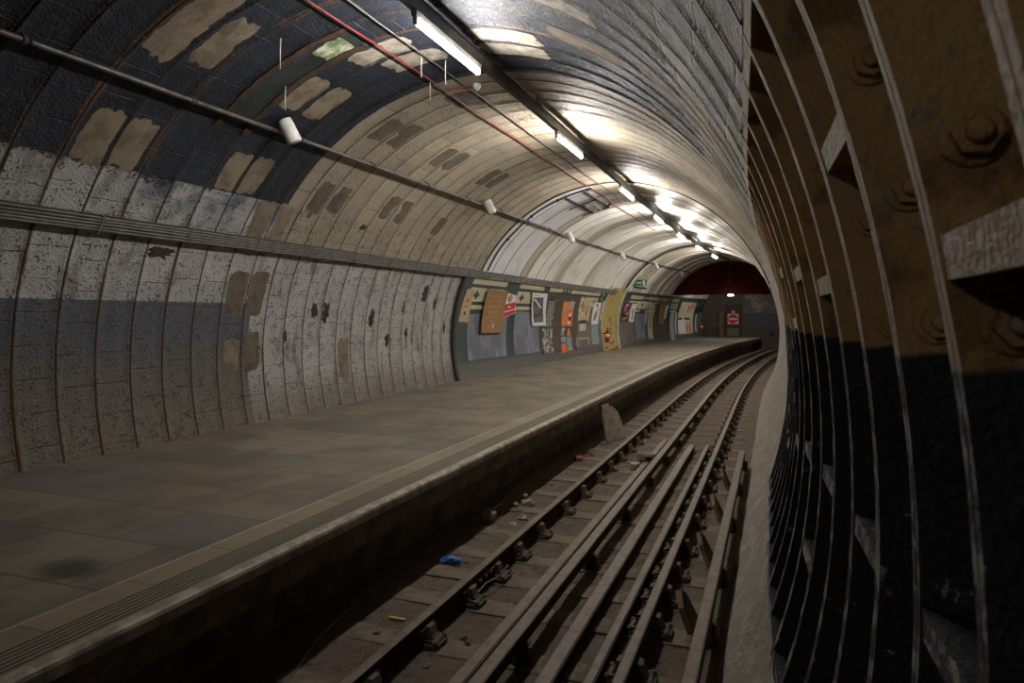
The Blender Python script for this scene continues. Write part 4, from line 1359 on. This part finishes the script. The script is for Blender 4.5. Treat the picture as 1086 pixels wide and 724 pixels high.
# doorway and what stands round it
dx = 2.225
t = thing('door', (-2.56 - dx, YEND - 0.05, 0), 'dark maroon door in the brick wall at the end of the platform', 'door')
X = -2.56 - dx
m = MB()
for a, b in ((-0.53, -0.44), (0.44, 0.53)):
    m.box(X + a, X + b, YEND - 0.12, YEND, 0.0, 2.18)
m.box(X - 0.53, X + 0.53, YEND - 0.12, YEND, 2.08, 2.18)
m.build('door_frame', 'dark_bracket', t)
m = MB()
m.box(X - 0.44, X + 0.44, YEND - 0.07, YEND, 0.0, 2.08)
lf_ = m.build('door_leaf', 'door_maroon', t)
m = MB()
m.box(X - 0.38, X + 0.38, YEND - 0.085, YEND - 0.068, 0.05, 0.58)
m.build('kick_panel', 'door_grey', lf_)
t = thing('no_entry_sign', (X, YEND - 0.09, 0.86), 'square white sign with a red no entry disc, on the dark maroon door', 'sign')
yy = YEND - 0.09
m = MB()
c = 0.1
m.prism([(X - .35, .87), (X + .35, .87), (X + .35, 1.57), (X - .35, 1.57)], 1, yy - 0.008, yy + 0.018)
m.build('plate', 'white_paper', t)
m = MB()
m.prism([(X + .335 * math.cos(PI * 2 * i / 28), 1.22 + .335 * math.sin(PI * 2 * i / 28)) for i in range(28)], 1, yy - 0.014, yy - 0.008)
m.build('red_disc', 'print_red', t)
m = MB()
m.box(X - .27, X + .27, yy - 0.02, yy - 0.014, 1.17, 1.27)
m.build('white_bar', 'white_paper', t)
m = MB()
for s1 in (-1, 1):
    for s2 in (-1, 1):
        m.box(X + s1 * 0.30 - 0.03, X + s1 * 0.30 + 0.03, yy - 0.012, yy - 0.008, 1.22 + s2 * 0.30 - 0.015, 1.22 + s2 * 0.30 + 0.015)
m.build('corner_marks', 'print_red', t)
m = MB()
m.prism([(X - .11, 1.62), (X + .13, 1.62), (X + .10, 1.80), (X - .06, 1.80)], 1, YEND - 0.078, YEND - 0.0705)
tag(m.build('hazard_tag', 'print_yellow'), 'small yellow sticker on the door just above the no entry sign', 'sticker')
m = MB()
m.box(X - 0.88, X - 0.56, YEND - 0.30, YEND - 0.02, 0.0, 1.62)
m.box(X - 0.90, X - 0.54, YEND - 0.32, YEND - 0.02, 1.62, 1.70)
tag(m.build('timber_post', 'post_brown', bevel=0.01), 'thick brown timber post left of the dark maroon door', 'post')
m = MB()
m.box(-0.93 - dx + 0.7, -0.78 - dx + 0.7, YEND - 0.10, YEND, 0.14, 0.40)
m.box(-0.91 - dx + 0.7, -0.80 - dx + 0.7, YEND - 0.12, YEND - 0.09, 0.17, 0.37)
tag(m.build('switch_box', 'print_black', bevel=0.01), 'small black box low on the brick end wall, right of the door', 'box')
# railing before the rough corner
t = thing('handrail', (-6.1, 48.6, 0), 'thin grey rail across the dark corner beside the far fire extinguisher', 'handrail')
for z in (0.62, 0.86):
    m = MB()
    m.tube([(-6.25, 48.75, z), (-5.7, 48.9, z), (-5.3, 48.95, z)], 0.02, 8)
    m.build('bar', 'conduit_steel', t)
for x, y in ((-6.25, 48.75), (-5.3, 48.95)):
    m = MB()
    m.tube([(x, y, 0.0), (x, y, 0.88)], 0.022, 8)
    m.build('upright', 'conduit_steel', t)

# ================================================================ THE TRACK
XL, XR, XC, XO = -2.367, -0.862, -1.615, -0.455
sy = [2.05, 2.83, 3.56, 4.317, 5.047, 5.62, 6.19, 6.874, 7.80, 8.61, 9.465]
while sy[-1] < 47.6:
    sy.append(sy[-1] + 0.755)
sy = [y + 0.13 for y in sy]
for i, y in enumerate(sy):
    m = MB()
    l = -3.02 + 0.10 * noise.noise(Vector((i * 3.3, 0, 0)))
    e = 0.008 * noise.noise(Vector((i * 1.7, 4, 0)))
    w = 0.125 + 0.01 * noise.noise(Vector((i * 2.7, 9, 0)))
    m.prism([(l, -0.97), (-0.55, -0.97), (-0.55, -0.832 - abs(e)), (l, -0.832 - abs(e))], 1, y - w, y + w)
    tag(m.build('sleeper', 'sleeper_timber', bevel=0.008), 'dusty timber sleeper half buried across the track under the rails', 'sleeper', 'sleepers under the track')


def head_prof(x, zt, hw, hh, web, H, foot, fh):
    b = zt - H
    return [(x - hw, zt - 0.006), (x - hw + 0.010, zt), (x + hw - 0.010, zt), (x + hw, zt - 0.006), (x + hw, zt - hh), (x + web, zt - hh - 0.018),
            (x + web, b + fh + 0.016), (x + foot, b + fh), (x + foot, b), (x - foot, b), (x - foot, b + fh), (x - web, b + fh + 0.016),
            (x - web, zt - hh - 0.018), (x - hw, zt - hh)]


def rail_mesh(x, y0, y1, zt, hw=0.036, hh=0.045, web=0.010, H=0.150, foot=0.034, fh=0.04, off=None):
    m = MB()
    n = max(1, int((y1 - y0) / 0.6))
    p = head_prof(x, zt, hw, hh, web, H, foot, fh)
    m.prism(p, 1, y0, y1, 0, None, False, n)
    k = len(p)
    for i in range(len(m.f)):
        vs = m.f[i]
        if len(vs) == 4 and all((v % k) in (0, 1, 2, 3) for v in vs):
            m.m[i] = 1
    return m


def chair_part(parent, x, y, src):
    """cast chair: base plate, two tapering jaws; shared mesh"""
    return child(src, parent, bent((x, y, -0.832)) - parent.matrix_basis.translation, -math.atan(max(0, y - 18) / 220))


def make_chair(parent, x, y):
    m = MB()
    base = [(-.165, -.07), (-.135, -.10), (.135, -.10), (.165, -.07), (.165, .07), (.135, .10), (-.135, .10), (-.165, .07)]
    m.prism(base, 2, 0.0, 0.032)
    for s in (-1, 1):
        for (w, top) in ((0.075, 0),):
            m.prism([(s * 0.045, 0.03), (s * 0.135, 0.03), (s * 0.10, 0.075), (s * 0.083, 0.135), (s * 0.048, 0.140)][::s], 1, -0.045, 0.045)
            m.prism([(s * 0.045, 0.03), (s * 0.155, 0.03), (s * 0.14, 0.05), (s * 0.05, 0.06)][::s], 1, -0.075, 0.075)
        m.lathe([(0.022, 0.03), (0.022, 0.05), (0.012, 0.06)], Matrix.Translation((s * 0.135, 0.075, 0)), 8)
        m.lathe([(0.022, 0.03), (0.022, 0.05), (0.012, 0.06)], Matrix.Translation((s * 0.135, -0.075, 0)), 8)
    # rail key of timber
    m.box(0.020, 0.048, -0.11, 0.10, 0.07, 0.125)
    o = m.build('rail_chair', 'chair_iron', parent, local=True)
    o.location = bent((x, y, -0.832)) - parent.matrix_basis.translation
    return o


for x, side in ((XL, 'nearest the platform edge'), (XR, 'on the side away from the platform')):
    t = thing('running_rail', (x, 2.0, -0.8), 'long rusty running rail held in iron chairs, ' + side, 'rail', None)
    rail_mesh(x, -6.5, 48.9, RAIL_Z).build('rail_bar', ['rail_side_rust', 'rail_top_dull'], t)
    src = None
    for y in sy:
        src = make_chair(t, x, y) if src is None else (chair_part(t, x, y, src) and src)
    for jy in ((5.45, 24.0) if x == XL else (4.95, 22.0)):
        for s in (-1, 1):
            m = MB()
            m.prism([(x + s * 0.012, RAIL_Z - .06), (x + s * 0.03, RAIL_Z - .055), (x + s * 0.03, RAIL_Z - .11), (x + s * 0.012, RAIL_Z - .115)], 1, jy - 0.23, jy + 0.23)
            for q in (-.17, -.06, .06, .17):
                m.tube([(x + s * 0.02, jy + q, RAIL_Z - .083), (x + s * 0.062, jy + q, RAIL_Z - .083)], 0.02, 8)
            m.build('fishplate', 'chair_iron', t)


def make_pot(parent, x, y, zt):
    """insulator under a conductor rail"""
    m = MB()
    h = zt - 0.10 + 0.832
    m.lathe([(0.085, 0.0), (0.085, 0.02), (0.07, 0.03), (0.072, h * 0.45), (0.058, h * 0.55), (0.062, h * 0.8), (0.045, h)], None, 14)
    o = m.build('insulator', 'pot_insulator_glaze', parent, local=True)
    o.location = bent((x, y, -0.832)) - parent.matrix_basis.translation
    k = MB()
    k.box(0.064, 0.088, -0.05, 0.05, 0.0, h * 0.92)
    c = k.build('insulator_bracket', 'key_timber', o, local=True)
    return o, c


def pots(t, x, ylist, zt):
    src = None
    for y in ylist:
        if src is None:
            src = make_pot(t, x, y, zt)
        else:
            loc = bent((x, y, -0.832)) - t.matrix_basis.translation
            p_ = child(src[0], t, loc, -math.atan(max(0, y - 18) / 220))
            child(src[1], p_, (0, 0, 0))


t = thing('conductor_rail', (XC, 2.0, -0.8), 'raised conductor rail on insulators down the middle of the track', 'rail')
rail_mesh(XC, -6.5, 48.6, -0.600, 0.046, 0.05, 0.014, 0.10, 0.042, 0.03).build('rail_bar', ['rail_side_rust', 'rail_top_dull'], t)
pl = [sy[1], sy[3], sy[6]] + sy[8::2]
pots(t, XC, pl, -0.600)
t = thing('conductor_rail', (XO, 2.0, -0.8), 'short conductor rail on insulators outside the running rail, along the foot of the tunnel wall', 'rail')
rail_mesh(XO, -6.5, 11.3, -0.580, 0.042, 0.05, 0.014, 0.10, 0.040, 0.03).build('rail_bar', ['rail_side_rust', 'rail_top_dull'], t)
pots(t, XO, [sy[0], sy[2], sy[4], sy[6], sy[8], sy[10], sy[12]], -0.580)
for i in range(5):                                   # tilted guard boards beside it
    y = 3.9 + 1.5 * i
    m = MB()
    M = Matrix.Translation(bent((XO - 0.13, y, -0.80))) @ Matrix.Rotation(math.radians(-24), 4, 'Y')
    m.prism([(-.16, -.03), (.16, -.04), (.13, .16), (.02, .24), (-.12, .15)], 0, -0.022, 0.022, 0, M)
    m.build('guard_board', 'key_timber' if i % 2 else 'chair_iron', t)

for x, y1, lab, w in ((-1.83, 12.7, 'loose spare rail lying between the platform side running rail and the raised middle rail', .050),
                      (-1.33, 12.35, 'loose spare rail lying right beside the raised middle rail, on its far side', .055),
                      (-1.068, 12.45, 'loose spare rail lying close against the far running rail', .036)):
    m = rail_mesh(x, -6.5, y1, -0.735, w, 0.03, 0.014, 0.096, min(w, 0.05), 0.02)
    # rolled groove along its edge
    m.box(x + w - 0.014, x + w - 0.008, -6.5, y1, -0.7345, -0.729, 1)
    tag(m.build('spare_rail', ['rail_side_rust', 'rail_top_dull']), lab, 'rail', 'spare rails left between the running rails')

# ================================================================ LOOSE THINGS ON THE TRACK
t = thing('leaning_plank', (-2.93, 12.6, -0.85), 'pale timber plank leaning upright against the platform edge', 'plank')
m = MB()


def slab(m, foot, top, side, w, th, mi=0, cut=0.0):
    """a board from foot to top; side = direction of its width"""
    f, tp, s = Vector(foot), Vector(top), Vector(side).normalized()
    d = (tp - f).normalized()
    s = (s - d * s.dot(d)).normalized()
    nn = d.cross(s) * th / 2
    L = (tp - f).length
    poly = [(-w / 2, 0), (w / 2, 0), (w / 2, L - cut), (w / 2 - cut * 0.6, L), (-w / 2, L)]
    vs = [f + s * a + d * b + nn * k for k in (-1, 1) for a, b in poly]
    n = len(poly)
    m.add(vs, [tuple(range(n - 1, -1, -1)), tuple(range(n, 2 * n))] + [(i, (i + 1) % n, n + (i + 1) % n, n + i) for i in range(n)], mi)


slab(m, (-2.82, 12.62, -0.815), (-2.945, 12.66, -0.14), (0.75, 0.65, 0), 0.16, 0.05)
m.build('board', 'plank_timber', t)
t2 = MB()
slab(t2, (-2.72, 12.98, -0.825), (-2.95, 13.02, -0.24), (0.75, 0.65, 0), 0.30, 0.04, 0, 0.13)
tag(t2.build('plank_offcut', 'plank_timber'), 'short clipped board leaning behind the upright plank at the platform edge', 'plank')
m = MB()
m.prism([(-1.80, 10.35), (-1.68, 10.35), (-1.68, 10.50), (-1.80, 10.50)], 2, -0.692, -0.60, 0, Matrix.Translation((-0.24, 0.12, -0.139)))
tag(m.build('timber_block', 'plank_timber', bevel=0.006), 'small square timber block on a sleeper near the broken board', 'block')
m = MB()
slab(m, (-2.02, 11.35, -0.80), (-1.785, 10.72, -0.642), (0.9, 0.4, 0), 0.17, 0.045, 0, 0.05)
tag(m.build('broken_board', 'plank_timber'), 'broken board lying askew across the end of a spare rail', 'plank')
m = MB()
prng = random.Random(5)
for i in range(5):
    m.blob((-2.886 + 0.035 * i - 0.06, 5.97 + 0.02 * (i % 2), -0.815 + 0.008 * (i % 3)), 0.036, 0.035, 0.022, i + 1.3, 0, 0.7)
tag(m.build('plastic_wrapper', 'blue_plastic'), 'crumpled bright blue plastic wrapper on the dirt beside the rail', 'litter')


def rock(name, x, y, r, mt, label, cat, seed, flat=0.7, group=None):
    m = MB()
    m.blob((x, y, -0.845 + r * flat * 0.75), r, r * 0.85, r * flat, seed, 0, 0.55)
    return tag(m.build(name, mt), label, cat, group)


m = MB()
m.box(-3.02, -2.91, 10.83, 11.0, -0.84, -0.775, 0, Matrix.Translation((-2.96, 10.9, -.8)) @ Matrix.Rotation(0.5, 4, 'Z') @ Matrix.Rotation(.12, 4, 'X') @ Matrix.Translation((2.96, -10.9, .8)))
tag(m.build('brick', 'brick_red', bevel=0.006), 'broken red brick lying below the platform edge before the leaning plank', 'brick')
for i, (x, y, r) in enumerate(((-2.93, 11.2, .05), (-2.84, 11.35, .04), (-2.92, 11.45, .05))):
    rock('brick_fragment', x, y, r, 'brick_red', 'small red brick fragment in the heap beside the broken brick', 'brick', i + 40.0, 0.5, 'red brick fragments by the plank')
rock('rubble_lump', -3.03, 7.25, 0.10, 'rubble_stone', 'large pale lump of rubble with a wire, under the platform edge', 'rubble', 3.0, 0.95)
rock('rubble_lump', -2.86, 8.15, 0.10, 'rubble_stone', 'flat slab of broken concrete beside the platform side rail', 'rubble', 8.0, 0.4)
rock('rubble_lump', -2.98, 8.0, 0.06, 'rubble_stone', 'small stone next to the flat slab of broken concrete', 'rubble', 11.0, 0.6)
rock('paper_scrap', -2.72, 7.55, 0.05, 'pale_scrap', 'pale crumpled scrap between rubble lump and rail, the larger of two', 'litter', 14.0, 0.6)
rock('paper_scrap', -2.74, 7.3, 0.038, 'pale_scrap', 'pale crumpled scrap between rubble lump and rail, the smaller of two', 'litter', 17.0, 0.5)
rock('paper_scrap', -1.00, 4.40, 0.045, 'pale_scrap', 'pale crumpled scrap wedged between spare rail and running rail in the foreground', 'litter', 18.0, 0.6)
m = MB()
m.box(-2.80, -2.66, 4.70, 4.725, -0.838, -0.822, 0)
tag(m.build('yellow_scrap', 'print_yellow'), 'thin yellow strip lying on the dirt beside the rail', 'litter')
m = MB()
m.blob((-2.97, 8.35, -0.79), 0.035, 0.03, 0.03, 77, 0, 0.5)
tag(m.build('yellow_scrap', 'print_yellow'), 'small yellow scrap on top of the rubble under the platform edge', 'litter')
rs = random.Random(21)
for i in range(46):
    y = 3.2 + 13 * rs.random() ** 1.3
    x = rs.choice([rs.uniform(-3.3, -2.5), rs.uniform(-2.2, -1.95), rs.uniform(-3.3, -2.6)])
    rock('pebble', x, y, rs.uniform(.012, .032), rs.choice(['rubble_stone', 'rubble_stone', 'dusty_bed']), 'small stone scattered in the dirt of the track bed', 'stone', i * 1.37, 0.7, 'loose stones on the track bed')
m = MB()
m.tube([(-3.05, 7.3, -0.74), (-3.02, 7.75, -0.70), (-2.99, 8.3, -0.60)], 0.006, 6)
m.tube([(-3.04, 7.25, -0.80), (-3.2, 6.4, -0.82), (-3.25, 5.2, -0.825), (-3.1, 4.2, -0.825), (-2.9, 3.6, -0.83)], 0.008, 6)
tag(m.build('loose_wire', 'conduit_steel'), 'stray grey wire sticking up from the rubble below the platform edge', 'wire')
m = MB()
m.tube([(-2.31, 5.15, -0.80), (-2.27, 5.4, -0.74), (-2.23, 5.62, -0.75), (-2.2, 5.72, -0.69), (-2.16, 5.76, -0.77)], 0.009, 6)
tag(m.build('bond_cable', 'cable_sheath'), 'short bent bonding wire at the rail joint with the four bolts', 'wire')
m = MB()
m.tube([(-0.30, 3.2, -0.86), (-0.30, 4.3, -0.82), (-0.33, 5.5, -0.83), (-0.33, 7.4, -0.85)], 0.016, 8)
tag(m.build('trackside_cable', 'black_trim'), 'dark cable lying at the foot of the tunnel wall beside the outer rail', 'cable')

# ================================================================ CAMERA AND LOOK
cam = bpy.data.cameras.new('camera')
co = bpy.data.objects.new('camera', cam)
C.objects.link(co)
co.location = (0, 0, 1.528)
co.rotation_euler = (PI / 2, 0, math.radians(20.68))
cam.sensor_width = 36.0
cam.lens = 735 / 1086 * 36.0
cam.shift_y = -(362 - 333.3) / 1086
cam.clip_start = 0.02
cam.dof.use_dof = True
cam.dof.focus_distance = 11.0
cam.dof.aperture_fstop = 5.6
SC.camera = co
w = bpy.data.worlds.new('World')
SC.world = w
w.use_nodes = True
bg = w.node_tree.nodes['Background']
bg.inputs[0].default_value = (1.0, 0.9, 0.78, 1)
bg.inputs[1].default_value = 0.012
SC.view_settings.view_transform = 'Standard'
SC.view_settings.look = 'None'
SC.view_settings.exposure = -0.12
SC.view_settings.gamma = 1.0
SC.view_settings.use_curve_mapping = False
SC.cycles.max_bounces = 10
SC.cycles.diffuse_bounces = 5
SC.cycles.caustics_reflective = False
SC.cycles.sample_clamp_indirect = 6.0
